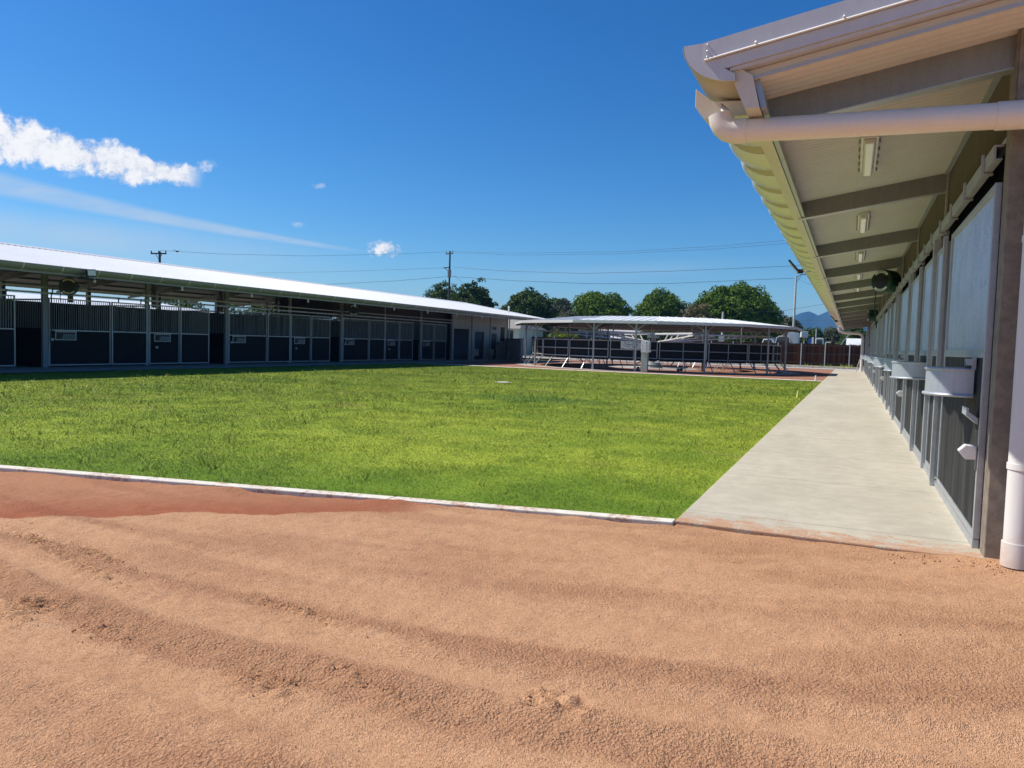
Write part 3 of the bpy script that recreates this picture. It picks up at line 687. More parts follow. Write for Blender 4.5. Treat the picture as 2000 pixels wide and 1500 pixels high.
def feeder(yc, half=.36, x=.86, depth=.37):
    pr = [(x - depth * math.sin(t) ** .8, yc - half * math.cos(t)) for t in [math.pi * k / 20 for k in range(21)]]
    o = MB(); vs = []; fs = []
    for z in (1.095, 1.29): vs += [(a, b, z) for a, b in pr]
    inn = [((a - x) * .97 + x, (b - yc) * .98 + yc) for a, b in pr]
    for z in (1.29, 1.105): vs += [(a, b, z) for a, b in inn]
    N_ = 21
    for r_ in range(3):
        for k in range(N_ - 1): fs.append((r_ * N_ + k, r_ * N_ + k + 1, (r_ + 1) * N_ + k + 1, (r_ + 1) * N_ + k))
    fs.append(tuple(range(N_))); fs.append(tuple(range(3 * N_, 4 * N_)))
    o.add(vs, fs); b_ = o.build('feed_bin', BIN, shed, smooth=True)
    rim = MB(); rim.tube([(a, b, 1.293) for a, b in pr], .013, 8); rim.build('rim', BIN, b_, smooth=True)
    rim = MB(); rim.tube([((a - x) * 1.03 + x, (b - yc) * 1.03 + yc, 1.092) for a, b in pr], .013, 8); rim.build('bottom_rim', BIN, b_, smooth=True)
    return b_
def latch(y):
    g = MB(); g.box(.80, .865, y - .06, y + .06, 1.33, 1.38); g.cyl((.80, y, 1.345), (.83, y, 1.345), .02, 10); g.box(.835, .862, y - .08, y - .06, 1.30, 1.39); g.build('latch', BIN, shed)
for k in range(0, NB, 2):
    y0 = Y0 + k * BAY
    rpanel(y0 + .14, y0 + 2.72); subpost(y0 + 2.95)
    rpanel(y0 + 3.2, y0 + 4.22, .875, 'stall_door', True)
    feeder(y0 + .80, .28, .86, .305); latch(y0 + .55)
    if k + 1 < NB:
        rpanel(y0 + 4.38, y0 + 5.85); subpost(y0 + 6.05)
        rpanel(y0 + 6.3, y0 + 8.5, .875, 'stall_door', True)
        feeder(y0 + 5.0, .32)
for yy in (16.3, 27.2, 36): 
    if yy < YE and yy == 16.3:
        g = MB(); g.prism([(.50, 1.12), (.86, 1.10), (.86, 1.32)], 1, yy, yy + .5); g.build('hay_chute', BIN, shed)
g = MB(); g.box(.865, .905, Y0 + .14, YE, .0, .065); g.build('base_angle', GALV, shed)
for y_ in (6.34, 14.89, 23.5, 32.1, 40.7):
    g = MB(); g.prism([(.857, .748), (.785, .752), (.742, .705), (.79, .645), (.857, .648)], 1, y_ - .045, y_ + .045)
    o = g.build('buffer_block', WHITEP, shed, bev=.006); MB().box(.858, .868, y_ - .03, y_ + .03, .57, .72).build('bracket', GALVD, o)
g = MB(); g.prism([(.785, 1.02), (.785, .965), (.862, .90), (.862, .945), (.80, .99), (.80, 1.02)], 1, 6.36, 6.60); g.build('bin_bracket', BIN, shed)
# end walls of the block
vs, fs = wavy(1.12, 16.5, .19, .012, 4, lambda t, h: ((t, 6.22 + h, .0), (t, 6.22 + h, 3.5 + .165 * (min(t, 17.2 - t)))))
MB().add(vs, fs).build('end_wall', CREAM, shed)
g = MB(); g.box(.95, 16.5, YE + .03, YE + .08, 0, 3.6); g.build('far_wall', CLAD, shed)
# far gutter end: swan neck and down pipe
pts = [(-1.05, YE + .5, 3.30), (-1.0, YE + .5, 3.05), (-.7, YE + .5, 2.93), (.35, YE + .45, 2.88), (.58, YE + .4, 2.78), (.66, YE + .35, 2.5), (.66, YE + .35, .0)]
g = MB(); g.tube(pts, .11, 12); g.build('far_downpipe', CREAMP, shed, smooth=True)
g = MB(); g.bar((.30, YE - 1.0, .0), (.62, YE - .9, 1.25), .05, .05); g.build('prop', POLEC, shed)

# fittings hung under the eave
def batten(i, y):
    t = thing('batten_light', ['near sealed batten light under the eave beside the overhead pipe', 'sealed batten light under the eave in the second bay',
                               'small looking batten light under the eave in the third bay', 'batten light under the eave in the fourth bay', 'batten light under the eave in the fifth bay'][i],
              'batten light', (.05, y, 3.45), 'batten lights under the eave')
    xz = soff(.05) - .012
    MB().box(-.03, .13, y - .72, y + .72, xz - .055, xz).build('housing', WHITEP, t, bev=.01)
    d = MB(); d.prism([(-.012, xz - .056), (.008, xz - .105), (.092, xz - .105), (.112, xz - .056)], 1, y - .70, y + .70); d.build('diffuser', DIFF, t, bev=.012)
    for s_ in (-.6, -.3, 0, .3, .6):
        for x_ in (-.045, .13): MB().box(x_, x_ + .015, y + s_ - .02, y + s_ + .02, xz - .075, xz - .04).build('clip', GALVD, t)
for i in range(5): batten(i, Y0 + 2.35 + i * BAY)
t = thing('smoke_sensor', 'small round cream sensor hanging behind the overhead pipe', 'sensor', (-.47, 6.95, 3.3))
zs = soff(-.47) - .01
MB().cyl((-.47, 6.95, zs), (-.47, 6.95, zs - .05), .055, 16).build('base', CREAMP, t, smooth=True)
MB().ball((-.47, 6.95, zs - .075), .05, 14, (1, 1, .8)).build('dome', CREAMP, t, smooth=True)
def arc(mb, c, r0, r1, a0, a1, x0, x1, n=10):            # arc plate facing -Y (x is the plate's thickness axis y)
    pr = [(c[0] + r1 * math.cos(rad(a0 + (a1 - a0) * k / n)), c[1] + r1 * math.sin(rad(a0 + (a1 - a0) * k / n))) for k in range(n + 1)]
    pr += [(c[0] + r0 * math.cos(rad(a1 - (a1 - a0) * k / n)), c[1] + r0 * math.sin(rad(a1 - (a1 - a0) * k / n))) for k in range(n + 1)]
    mb.prism(pr, 1, x0, x1)
def reel(x, y, z, label, th, hose=1.0, R_=.26, mx=.3):
    """face points to (sin th, -cos th); the mount sits behind"""
    t = thing('hose_reel', label, 'hose reel', (x, y, z), 'wall mounted hose reels')
    c = (x, z)
    b = MB(); b.cyl((x, y - .02, z), (x, y + .32, z), R_, 32); b.cyl((x, y - .04, z), (x, y - .015, z), R_ * .97, 32); b.build('drum', GREEN, t, smooth=True, bev=.02)
    b = MB(); b.cyl((x, y - .052, z), (x, y - .041, z), R_ * .66, 28); b.build('face', BLACK, t)
    for a0_, a1_, aa in ((40, 135, (60, 68, 76, 84, 92, 100, 108)), (225, 318, (250, 259, 268, 277, 286))):
        b = MB(); arc(b, c, R_ * .70, R_ * .90, a0_, a1_, y - .050, y - .042); lb = b.build('label_band', WHITEP, t)
        b = MB()
        for a_ in aa:
            q_ = rad(a_); b.box(x + R_ * .8 * math.cos(q_) - .007, x + R_ * .8 * math.cos(q_) + .007, y - .053, y - .0505, z + R_ * .8 * math.sin(q_) - .012, z + R_ * .8 * math.sin(q_) + .012)
        b.build('lettering', BLACK, lb)
    b = MB(); b.box(x - .06, x + .06, y + .30, y + .40, z - .16, z + .16); b.bar((x, y - .06, z), (x + R_ + .03, y - .06, z + .02), .018, .03); b.bar((x + R_ + .03, y - .06, z + .02), (x + R_ + .03, y + .34, z + .02), .02, .03); b.build('mount', BLACK, t)
    b = MB(); hx = x - R_ * .8
    b.tube([(hx, y + .1, z - .12), (hx - .02, y + .1, z - hose * .5), (hx + .04, y + .1, z - hose), (hx + .06, y + .1, z - hose - .12)], .013, 6); b.ball((hx + .04, y + .1, z - hose), .03, 8, (1, 1, 2)); b.build('hose', GREEN, t, smooth=True)
    t.rotation_euler = (0, 0, rad(th)); return t
reel(.53, Y0 + 3 * BAY - .1, 3.05, 'large looking green hose reel with white bands on the near stable block wall', -38, .95)
reel(.58, Y0 + 7 * BAY, 3.05, 'far green hose reel seen end on further along the near stable block', -80, 1.3)
def flood(loc, d, label, arm):
    """LED flood light on an arm; d: direction the arm points (x), seen from below"""
    t = thing('flood_light', label, 'flood light', loc, 'flood lights on the gutters'); X0, Y0_, Z0 = loc
    MB().tube([loc, (X0 + d * arm, Y0_, Z0)], .02, 8).build('arm', POLEC, t)
    hx = X0 + d * arm; b = MB(); b.bar((hx, Y0_, Z0 - .02), (hx + d * .24, Y0_, Z0 + .26), .045, .26, (0, 1, 0)); b.build('lamp_housing', BLACK, t, bev=.006)
    b = MB(); b.bar((hx + d * .03, Y0_, Z0 - .025), (hx + d * .20, Y0_, Z0 + .18), .062, .20, (0, 1, 0)); b.build('lens', DIFF, t)
    MB().box(hx - .05, hx + .07, Y0_ - .05, Y0_ + .05, Z0 - .04, Z0 + .05).build('bracket', BLACK, t)
    return t
flood((-.95, 18.3, 3.22), -1, 'nearer black flood light on an arm outside the near block gutter', .24)
flood((-.62, 40, 2.93), -1, 'far small black flood light on the near block gutter against the hills', .20)

# ------------------------------------------------------------------ LEFT SHED
LX = -26.7; LY0 = 17.5; GX = -23.3; RX = -31.5; RZ = 4.77; GZ = 3.40; LYE = 57.2
ls = thing('stable_row', 'long white roofed stable row on the left with barred stall fronts in shade', 'stable row', (LX, LY0, 0))
lsl = (RZ - GZ) / (GX - RX)
def lz(x): return GZ + (GX - x) * lsl if x > RX else RZ - (RX - x) * lsl
YA = -3.0; YB = 58.5
r_ = MB(); r_.prism([(GX, lz(GX)), (RX, RZ), (-38.9, lz(-38.9)), (-38.9, lz(-38.9) - .05), (RX, RZ - .05), (GX, lz(GX) - .05)], 1, YA, YB); r_.build('roof', ROOFW, ls)
r_ = MB(); r_.prism([(GX - .07, lz(GX) - .052), (RX, RZ - .052), (-38.8, lz(-38.8) - .052), (-38.8, lz(-38.8) - .07), (RX, RZ - .085), (GX - .07, lz(GX) - .085)], 1, YA + .05, YB - .05); r_.build('roof_underside', ROOFSHADE, ls)  # added sheet; its dark colour stands in for shade under the roof
r_ = MB(); yy = YA + .1
while yy < YB:
    r_.add([(GX, yy - .018, lz(GX) + .001), (GX, yy + .018, lz(GX) + .001), (GX, yy, lz(GX) + .032), (RX, yy - .018, RZ + .001), (RX, yy + .018, RZ + .001), (RX, yy, RZ + .032)], [(0, 2, 5, 3), (1, 4, 5, 2), (0, 1, 2), (3, 5, 4)]); yy += .25
r_.build('roof_ribs', ROOFW, ls)
r_ = MB(); r_.prism([(RX + .22, RZ - .0), (RX, RZ + .075), (RX - .22, RZ - .0), (RX, RZ + .045)], 1, YA, YB); r_.build('ridge_cap', ROOFW, ls)
g = MB(); g.prism([(GX + .02 + .16 * math.sin(t), GZ - .02 - .20 * (1 - math.cos(t))) for t in [rad(a) for a in (90, 75, 60, 45, 30, 15, 0)]][::1] + [(GX + .02, GZ - .02)], 1, YA, YB)
g = MB(); pr = [(GX + .20 * math.cos(t), GZ + .01 - .20 * math.sin(t)) for t in [rad(a) for a in range(0, 91, 15)]]; g.prism(pr + [(GX, GZ + .01)], 1, YA, YB); g.build('gutter', DARKC, ls, smooth=True)
yy = YA + 10
while yy < YB: g = MB(); pr2 = [(GX + .205 * math.cos(t), GZ + .01 - .207 * math.sin(t)) for t in [rad(a) for a in range(0, 91, 15)]]; g.prism(pr2 + [(GX, GZ + .01)], 1, yy, yy + .035); yy += 1.25; g.build('gutter_joint', CREAM, ls)
g = MB(); g.box(GX - .06, GX - .005, YA, YB, GZ - .26, GZ - .04); g.build('fascia', DARKC, ls)
g = MB(); g.prism([(GX + .0, lz(GX) + .04), (RX, RZ + .08), (-38.9, lz(-38.9) + .04), (-38.9, lz(-38.9) - .14), (RX, RZ - .12), (GX + .0, lz(GX) - .14)], 1, YB, YB + .05); g.build('verge', WHITEP, ls)
g = MB()
for k, xx in enumerate((-24.2, -25.4, -26.6, -27.9, -29.2, -30.5, -32.6, -33.9, -35.2, -36.5, -37.7)): g.box(xx - .03, xx + .03, YA, YB, lz(xx) - .17, lz(xx) - .088)
g.build('purlins', GALVD, ls)
ypost = [LY0 + BAY * k for k in range(-4, 8)] + [50.7, 53.9, 57.15]
for i, yk in enumerate(ypost):
    big = i % 2 == 0 and i < 12
    g = MB(); w_ = .10 if big else .06; g.box(LX - .06, LX + .06, yk - w_, yk + w_, 0, lz(LX) - .2); g.build('post', SLIM, ls)
    g = MB(); g.prism([(GX - .06, lz(GX) - .17), (GX - .06, lz(GX) - .28), (LX, lz(LX) - .42), (RX, RZ - .42), (RX, RZ - .17)], 1, yk - .04, yk + .04)
    g.prism([(RX, RZ - .17), (RX, RZ - .42), (-36.3, lz(-36.3) - .42), (-38.8, lz(-38.8) - .22), (-38.8, lz(-38.8) - .12)], 1, yk - .04, yk + .04); g.build('rafter', GALVD, ls)
    g = MB(); g.box(-36.4, -36.2, yk - .08, yk + .08, 0, lz(-36.3) - .4); g.build('rear_post', GALVD, ls)
    if yk < 48:
        g = MB(); g.box(RX - .08, RX + .08, yk - .08, yk + .08, 2.6, RZ - .4); g.build('king_post', GALVD, ls)
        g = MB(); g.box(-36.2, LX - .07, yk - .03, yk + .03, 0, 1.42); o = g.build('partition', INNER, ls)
        g = MB(); g.box(-31.1, LX - .07, yk - .025, yk + .025, 2.44, 2.49); xb = -31.0
        while xb < LX - .1: g.box(xb - .009, xb + .009, yk - .009, yk + .009, 1.42, 2.44); xb += .10
        g.build('partition_bars', SLIM, o)
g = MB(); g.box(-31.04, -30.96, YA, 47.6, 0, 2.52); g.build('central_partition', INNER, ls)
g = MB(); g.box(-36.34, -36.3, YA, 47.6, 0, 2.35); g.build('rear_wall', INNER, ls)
g = MB(); g.box(-27.4, -27.35, 34.75, 50.6, 2.6, 3.55); g.prism([(-31.3, 2.5), (-27.4, 2.5), (-27.4, lz(-27.4) - .25), (-31.3, lz(-31.3) - .25)], 1, 34.72, 34.75); g.build('loft_lining', MESH, ls)
g = MB(); g.box(LX + .075, LX + .11, YA, 47.9, 2.66, 2.73); g.build('door_track', GALV, ls)
g = MB(); g.box(LX + .065, LX + .10, YA, 47.9, 2.87, 2.92); g.build('head_rail', GALV, ls)
def bars(mb, x, ya, yb, z0, z1, step_=.085, r=.009):
    n_ = max(1, int((yb - ya) / step_)); s_ = (yb - ya) / n_
    for k in range(1, n_): mb.box(x - r, x + r, ya + k * s_ - r, ya + k * s_ + r, z0, z1)
def lpanel(ya, yb, x, name, feeder_=False, hang=False):
    f = MB(); frame(f, x, x + .05, ya, yb, .06, 2.54, .045, (1.34,)); o = f.build(name, GALV, ls)
    MB().box(x + .012, x + .036, ya + .045, yb - .045, .105, 1.34).build('lower_board', BOARDL, o)
    b = MB(); bars(b, x + .025, ya + .045, yb - .045, 1.385, 2.495); b.build('bars', SLIM, o)
    if hang:
        for yy in (ya + .3, yb - .3): h = MB(); h.box(x + .02, x + .04, yy - .02, yy + .02, 2.541, 2.66); h.cyl((x + .0, yy, 2.70), (x + .06, yy, 2.70), .035, 8); h.build('door_hanger', BLACK, o)
    if feeder_:
        y1 = ya + .22; y2 = y1 + .82
        g_ = MB(); frame(g_, x + .05, x + .075, y1, y2, 1.0, 1.33, .035); h = g_.build('feeder_hatch', GALV, o)
        b = MB(); b.box(x - .10, x + .049, y1 + .05, y2 - .05, 1.05, 1.30); b.build('feeder_recess', BLACK, o)
        b = MB(); b.prism([(x + .05, 1.06), (x + .052, 1.07), (x + .13, 1.20), (x + .13, 1.21), (x + .05, 1.21)], 1, y1 + .27, y2 - .05); b.build('feed_scoop', SHEET, o)
    return o
for k in range(-2, 4):
    y0 = LY0 + 8.6 * k
    if k == 3:
        lpanel(y0 + .1, y0 + 1.65, LX, 'stall_panel', True); lpanel(y0 + 1.7, y0 + 3.35, LX + .05, 'stall_door', False, True); continue
    lpanel(y0 + .12, y0 + 2.6, LX, 'stall_panel', True); lpanel(y0 + 2.62, y0 + 4.24, LX + .05, 'stall_door', False, True)
    lpanel(y0 + 4.38, y0 + 5.9, LX, 'stall_panel', True); lpanel(y0 + 5.92, y0 + 7.5, LX + .05, 'stall_door', False, True)
    for yy, zz in ((y0 + .02, .98), (y0 + 4.5, .72)):
        MB().box(LX + .11, LX + .16, yy + .12, yy + .22, zz, zz + .09).build('latch', BIN, ls)
g = MB(); g.tube([(LX + .13, LY0 + .16, 0.85), (LX + .13, LY0 + .16, 2.6), (LX + .13, LY0 + .24, 2.9)], .022, 8); g.build('black_conduit', BLACK, ls)
g = MB()
for yy in np.arange(YA + 2, 48, 3.6):
    g.cyl((GX - .03, yy, GZ - .26), (GX - .03, yy, GZ - .40), .04, 8)
g.build('overflow_spout', WHITEP, ls)
# service rooms at the far end of the row
def room_wall(ya, yb, openings):
    """cladding between two posts, cut round its openings (y0, y1, z0, z1), as vertical strips"""
    mb = MB(); ys = sorted({ya, yb, *[o[0] for o in openings], *[o[1] for o in openings]}); zt = lz(LX) - .22
    for a_, b_ in zip(ys, ys[1:]):
        mid = (a_ + b_) / 2; hs = sorted([(o[2], o[3]) for o in openings if o[0] < mid < o[1]]); z = 0
        for h0, h1 in hs:
            if h0 > z: mb.box(LX - .03, LX + .02, a_, b_, z, h0)
            z = h1
        if z < zt: mb.box(LX - .03, LX + .02, a_, b_, z, zt)
    return mb.build('wall', CLAD, ls)
lw = [(47.68, 50.62, [(47.9, 50.3, 0, 2.32)]), (50.78, 53.82, [(51.25, 52.85, 0, 2.18)]), (53.98, 57.08, [(54.15, 55.15, 0, 2.1), (54.2, 55.1, 2.35, 2.72), (55.75, 56.7, 1.45, 2.72)])]
for a_, b_, o_ in lw:
    room_wall(a_, b_, o_)
    j = MB()
    for q_ in (1 / 3, 2 / 3): j.box(LX + .021, LX + .026, a_ + (b_ - a_) * q_ - .012, a_ + (b_ - a_) * q_ + .012, 2.75, lz(LX) - .25)
    j.build('wall_joint', GALVD, ls)
vs, fs = wavy(.02, 2.3, .10, .018, 4, lambda t, h: ((LX - .05 + h, 47.9, t), (LX - .05 + h, 50.3, t)))
MB().add(vs, fs).build('roller_door', BLUEG, ls)
g = MB(); g.box(LX - .12, LX - .08, 51.25, 52.85, .02, 2.18); g.build('double_door', BLUEG, ls)
g = MB(); g.box(LX - .078, LX - .07, 51.3, 51.72, .28, .82); g.box(LX - .078, LX - .07, 51.8, 52.15, .28, .82); g.build('lit_vent_plate', KERB, ls)  # pale plates stand for sunlit ground seen through the louvres
g = MB(); g.box(LX - .08, LX - .04, 54.15, 55.15, .02, 2.1); o = g.build('door', BLUEG, ls)
MB().box(LX - .038, LX - .03, 54.2, 54.75, .28, .82).build('lit_vent_plate', KERB, o); MB().cyl((LX - .04, 55.05, 1.02), (LX + .04, 55.05, 1.02), .03, 8).build('handle', GALV, o)  # pale plate again painted in for bright ground beyond the door
for a_, b_, z0_, z1_ in ((54.2, 55.1, 2.35, 2.72), (55.75, 56.7, 1.45, 2.72)):
    f = MB(); frame(f, LX - .02, LX + .03, a_, b_, z0_, z1_, .04); o = f.build('window', WHITEP, ls); MB().box(LX - .01, LX, a_ + .04, b_ - .04, z0_ + .04, z1_ - .04).build('pane', GLASS, o)
MB().box(LX + .021, LX + .08, 55.22, 55.34, 1.15, 1.4).build('switch_box', BLACK, ls)
vs = [(x_, 57.2, 0) for x_ in (LX, -36.3)] + [(-36.3, 57.2, lz(-36.3) - .1), (RX, 57.2, RZ - .1), (LX, 57.2, lz(LX) - .1)]
MB().add(vs, [(0, 1, 2, 3, 4)]).build('gable_wall', CLAD, ls)
g = MB(); g.box(-36.3, -30.2, 47.7, 57.1, 0, 3.5); g.box(-30.2, -27.4, 47.62, 47.7, 0, 3.6); g.build('room_core', CLAD, ls)
g = MB(); g.tube([(LX + .14, 57.3, lz(LX) - .5), (LX + .14, 57.3, 0)], .05, 8); g.build('downpipe', CREAMP, ls)
vp = P(993.5, 616, 56.2); g = MB(); g.cyl((vp.x, 56.2, lz(vp.x) - .05), (vp.x, 56.2, lz(vp.x) + .42), .07, 10); g.cyl((vp.x, 56.2, lz(vp.x) + .42), (vp.x, 56.2, lz(vp.x) + .56), .11, 10, .06); g.build('vent_pipe', WHITEP, ls)
pb = MB(); pb.bar((LX + .5, 53.3, 0), (LX + .15, 53.6, 1.0), .30, .03, (1, 0, 0))
tag(pb.build('leaning_board', CLAD), 'pale board leaning against the wall between the dark doors', 'board')
reel(-26.0, LY0 + .42, 2.96, 'near dark hose reel with white bands on the left row beside the thick post', 52, .85, R_=.31)
reel(-26.0, LY0 + 17.4, 2.98, 'second dark hose reel further along the left row', 35, .5, R_=.31)
fl = P(176, 537, 17.0)
t = thing('gutter_flood_light', 'square flood light with pale lens fixed to the gutter of the left row', 'flood light', (GX + .25, 16.95, 3.2), 'flood lights on the gutters')
q_ = P(176, 537, 16.9)
MB().bar((-23.0, 16.25, 3.08), (-23.0, 16.72, 3.08), .24, .04).build('base_plate', BLACK, t)
MB().bar((-22.98, 16.45, 3.27), (-22.98, 16.78, 3.30), .05, .24, (0, 0, 1)).build('lamp_housing', BLACK, t, bev=.01)
MB().bar((-22.945, 16.48, 3.272), (-22.945, 16.75, 3.298), .03, .17, (0, 0, 1)).build('lens', DIFF, t)
MB().tube([(GX - .02, 16.5, 3.15), (-22.98, 16.5, 3.12), (-22.99, 16.6, 3.25)], .02, 6).build('arm', BLACK, t)
t.location = (GX + .25, 16.5, 3.1)
for c_ in t.children: c_.location = Vector((GX + .25, 16.95, 3.2)) - t.location

# second white roofed shed further left, seen through the gap below the roof
t = thing('distant_shed', 'distant white roofed shed glimpsed through the left stable row', 'shed', (-52, 30, 0))
r_ = MB(); r_.prism([(-47, 3.0), (-55, 3.93), (-63, 3.0), (-63, 2.92), (-55, 3.85), (-47, 2.92)], 1, 8, 46); r_.build('roof', ROOFW, t)
MB().box(-60, -49.5, 10, 44, 0, 3.1).build('wall', INNER, t)

# block wall between the row and the pen
t = thing('block_wall', 'low grey rendered wall with reddish cap joining the left row to the round pen', 'wall', (-25, 56, 0))
a_, b_ = Vector((-27.4, 58.6, 0)), Vector((-22.2, 50.2, 0))
MB().bar(a_ + Vector((0, 0, .83)), b_ + Vector((0, 0, .83)), .19, 1.66).build('wall_body', BLOCK, t)
MB().bar(a_ + Vector((0, 0, 1.70)), b_ + Vector((0, 0, 1.70)), .25, .07).build('capping', BRICKC, t)
t = thing('pipe_frame', 'small white pipe frame standing in front of the low grey wall', 'pipe frame', (-25.4, 54.6, 0))
MB().tube([(-25.6, 55.2, 0), (-25.6, 55.2, .72), (-25.45, 54.8, .75), (-25.4, 54.7, .72), (-25.4, 54.7, 0)], .025, 6).build('hoop', WHITEP, t)

# ------------------------------------------------------------------ ROUND PEN (covered walker)
pen = thing('round_pen', 'round covered horse walker with low white roof, dark panels and steel legs', 'horse walker', (PC[0], PC[1], 0))
def pc(r, deg, z): return (PC[0] + r * math.cos(rad(deg)), PC[1] + r * math.sin(rad(deg)), z)
angs = [194, 227, 261, 277.5, 303, 333, 349, 20, 48, 76, 104, 132, 163]
EZ, IZ, ER, IR = 2.80, 3.23, 9.55, 5.6
NR = 12
def rp(r, k, z): return pc(r, 15 + k * 30, z)
r_ = MB()
for k in range(NR):
    a0, a1 = rp(ER, k, EZ), rp(ER, k + 1, EZ); b0, b1 = rp(IR, k, IZ), rp(IR, k + 1, IZ)
    d_ = Vector((0, 0, -.05)); q = [Vector(p_) for p_ in (a0, a1, b1, b0)]
    r_ = MB(); r_.add(q + [v_ + d_ for v_ in q], [(0, 1, 2, 3), (7, 6, 5, 4), (0, 4, 5, 1), (1, 5, 6, 2), (2, 6, 7, 3), (3, 7, 4, 0)])
    # rib lines of the sheeting, running along each panel's rafter direction
    o = r_.build('roof_panel', ROOFW, pen)
    rb = MB(); U = q[1] - q[0]; mid_in = (q[2] + q[3]) / 2; mid_out = (q[0] + q[1]) / 2; W = mid_in - mid_out; L_ = U.length; ui = U.normalized(); inner = (q[2] - q[3]).length
    s_ = -L_ / 2 + .2
    while s_ < L_ / 2:
        f_ = 1.0
        if abs(s_) > inner / 2: f_ = (L_ / 2 - abs(s_)) / (L_ / 2 - inner / 2)
        A = mid_out + ui * s_; B_ = A + W * f_ * .995; rb.bar(A + Vector((0, 0, .012)), B_ + Vector((0, 0, .012)), .03, .022); s_ += .5
    rb.build('rib', ROOFW, o)
    lq = [v_ + Vector((0, 0, -.056)) for v_ in q]; lm = MB(); lm.add(lq + [v_ + Vector((0, 0, -.01)) for v_ in lq], [(0, 1, 2, 3), (7, 6, 5, 4), (0, 4, 5, 1), (1, 5, 6, 2), (2, 6, 7, 3), (3, 7, 4, 0)]); lm.build('lining', ROOFSHADE, o)  # dark sheet below each panel, carrying the roof's shade in its colour
for k in range(NR):
    q0, q1 = Vector(rp(ER, k, EZ - .05)), Vector(rp(ER, k + 1, EZ - .05))
    g = MB(); g.bar(q0, q1, .04, .16); g.build('eave_beam', WHITEP, pen)
    g = MB(); g.bar(Vector(rp(ER - .1, k, EZ - .14)), Vector(rp(IR, k, IZ - .14)), .06, .14)
    for f_ in (.25, .5, .75):
        r0_ = ER + (IR - ER) * f_; z_ = EZ + (IZ - EZ) * f_ - .09; g.bar(Vector(rp(r0_, k, z_)), Vector(rp(r0_, k + 1, z_)), .05, .06)
    g.bar(Vector(rp(IR, k, IZ - .08)), Vector(rp(IR, k + 1, IZ - .08)), .05, .14)
    g.build('roof_frame', GALVD, pen)
for a_ in angs:
    g = MB(); g.cyl(pc(8.75, a_, 0), pc(8.75, a_, EZ + .02), .06, 10); o = g.build('post', GALV, pen, smooth=True)
    g = MB()
    for da in (-1, 1): g.bar(pc(8.75, a_, 2.3), pc(8.72, a_ + da * 3.8, 2.72), .035, .035)
    g.bar(pc(8.75, a_, 2.25), pc(8.0, a_, 2.85), .05, .05); g.build('knee_brace', GALV, o)
for a_ in range(15, 375, 60):
    g = MB(); g.cyl(pc(5.75, a_, 0), pc(5.75, a_, IZ - .05), .05, 8); g.build('inner_post', GALVD, pen)
# fence rings of hinged panels: three rails, dark board, splayed legs
def pens(R_, spread, n_, gate=None, tag_='fence_panel', top_=1.70):
    for k in range(n_):
        a0 = 186 + 360 / n_ * k + .5; a1 = a0 + 360 / n_ - 1.0; am = (a0 + a1) / 2
        A0, A1 = lambda z: Vector(pc(R_, a0, z)), lambda z: Vector(pc(R_, a1, z))
        f = MB(); isg = gate == k
        for z in (top_, 1.20, .74): f.tube([A0(z), A1(z)], .032, 8)
        f.tube([A0(.72), A0(top_)], .03, 8); f.tube([A1(.72), A1(top_)], .03, 8); f.tube([(A0(.6) + A1(.6)) / 2, (A0(top_) + A1(top_)) / 2], .02, 6)
        o = f.build('gate' if isg else tag_, GALV, pen, smooth=True)
        b = MB(); off = Vector((math.cos(rad(am)), math.sin(rad(am)), 0)) * (-.06 * spread)
        b.bar((A0(1.13) + off), (A1(1.13) + off), .02, 1.10); b.build('dark_board', BOARDL if not k in () else RUBM, o)
        if not isg:
            l = MB()
            for aa in (a0, am): l.bar(pc(R_, aa, .74), pc(R_ + .62 * spread, aa, 0), .038, .038)
            l.build('leg', GALV, o)
        if isg:
            c = (A0(1.45) + A1(1.45)) / 2; u_ = (A1(0) - A0(0)).normalized(); nrm = Vector((math.cos(rad(am)), math.sin(rad(am)), 0)) * .05
            s_ = MB(); cc = c - u_ * .12; s_.bar(cc - u_ * .62 + nrm, cc + u_ * .62 + nrm, .012, .46); sg = s_.build('sign_board', SIGNW, o)
            L = MB(); n2 = nrm * 1.2
            def pt(a__, b__): return cc + u_ * a__ + Vector((0, 0, b__)) + n2
            for (t0, t1) in ((100, 262), (-62, 78)):
                pts_ = [pt(-.05 + .40 * math.cos(rad(t)), .03 + .115 * math.sin(rad(t))) for t in np.linspace(t0, t1, 12)]
                L.tube(pts_, .010, 6)
            for i_, (w__, h__) in enumerate(((.03, .05), (.035, .06), (.03, .045), (.04, .075), (.03, .05), (.03, .045), (.035, .05), (.03, .045), (.035, .06))):
                q_ = pt(-.30 + i_ * .062, .03); L.bar(q_ - u_ * w__ * .5, q_ + u_ * w__ * .5, .006, h__)
            q_ = pt(.12, -.09); L.bar(q_ - u_ * .05, q_ + u_ * .05, .006, .045); q_ = pt(-.38, .17); L.bar(q_ - u_ * .03, q_ + u_ * .03, .006, .05)
            L.build('emblem', BLACK, sg)
            L = MB()
            q_ = pt(0, -.19); L.bar(q_ - u_ * .60, q_ - u_ * .38, .006, .035); L.bar(q_ + u_ * .44, q_ + u_ * .60, .006, .035); L.bar(q_ - u_ * .2, q_ + u_ * .25, .006, .015); q_ = pt(.45, .16); L.bar(q_ - u_ * .1, q_ + u_ * .1, .006, .03)
            L.build('lettering', MOTOR, sg)
pens(8.15, 1, 18, 4); pens(5.3, -1, 12, None, 'inner_fence_panel', 1.68)
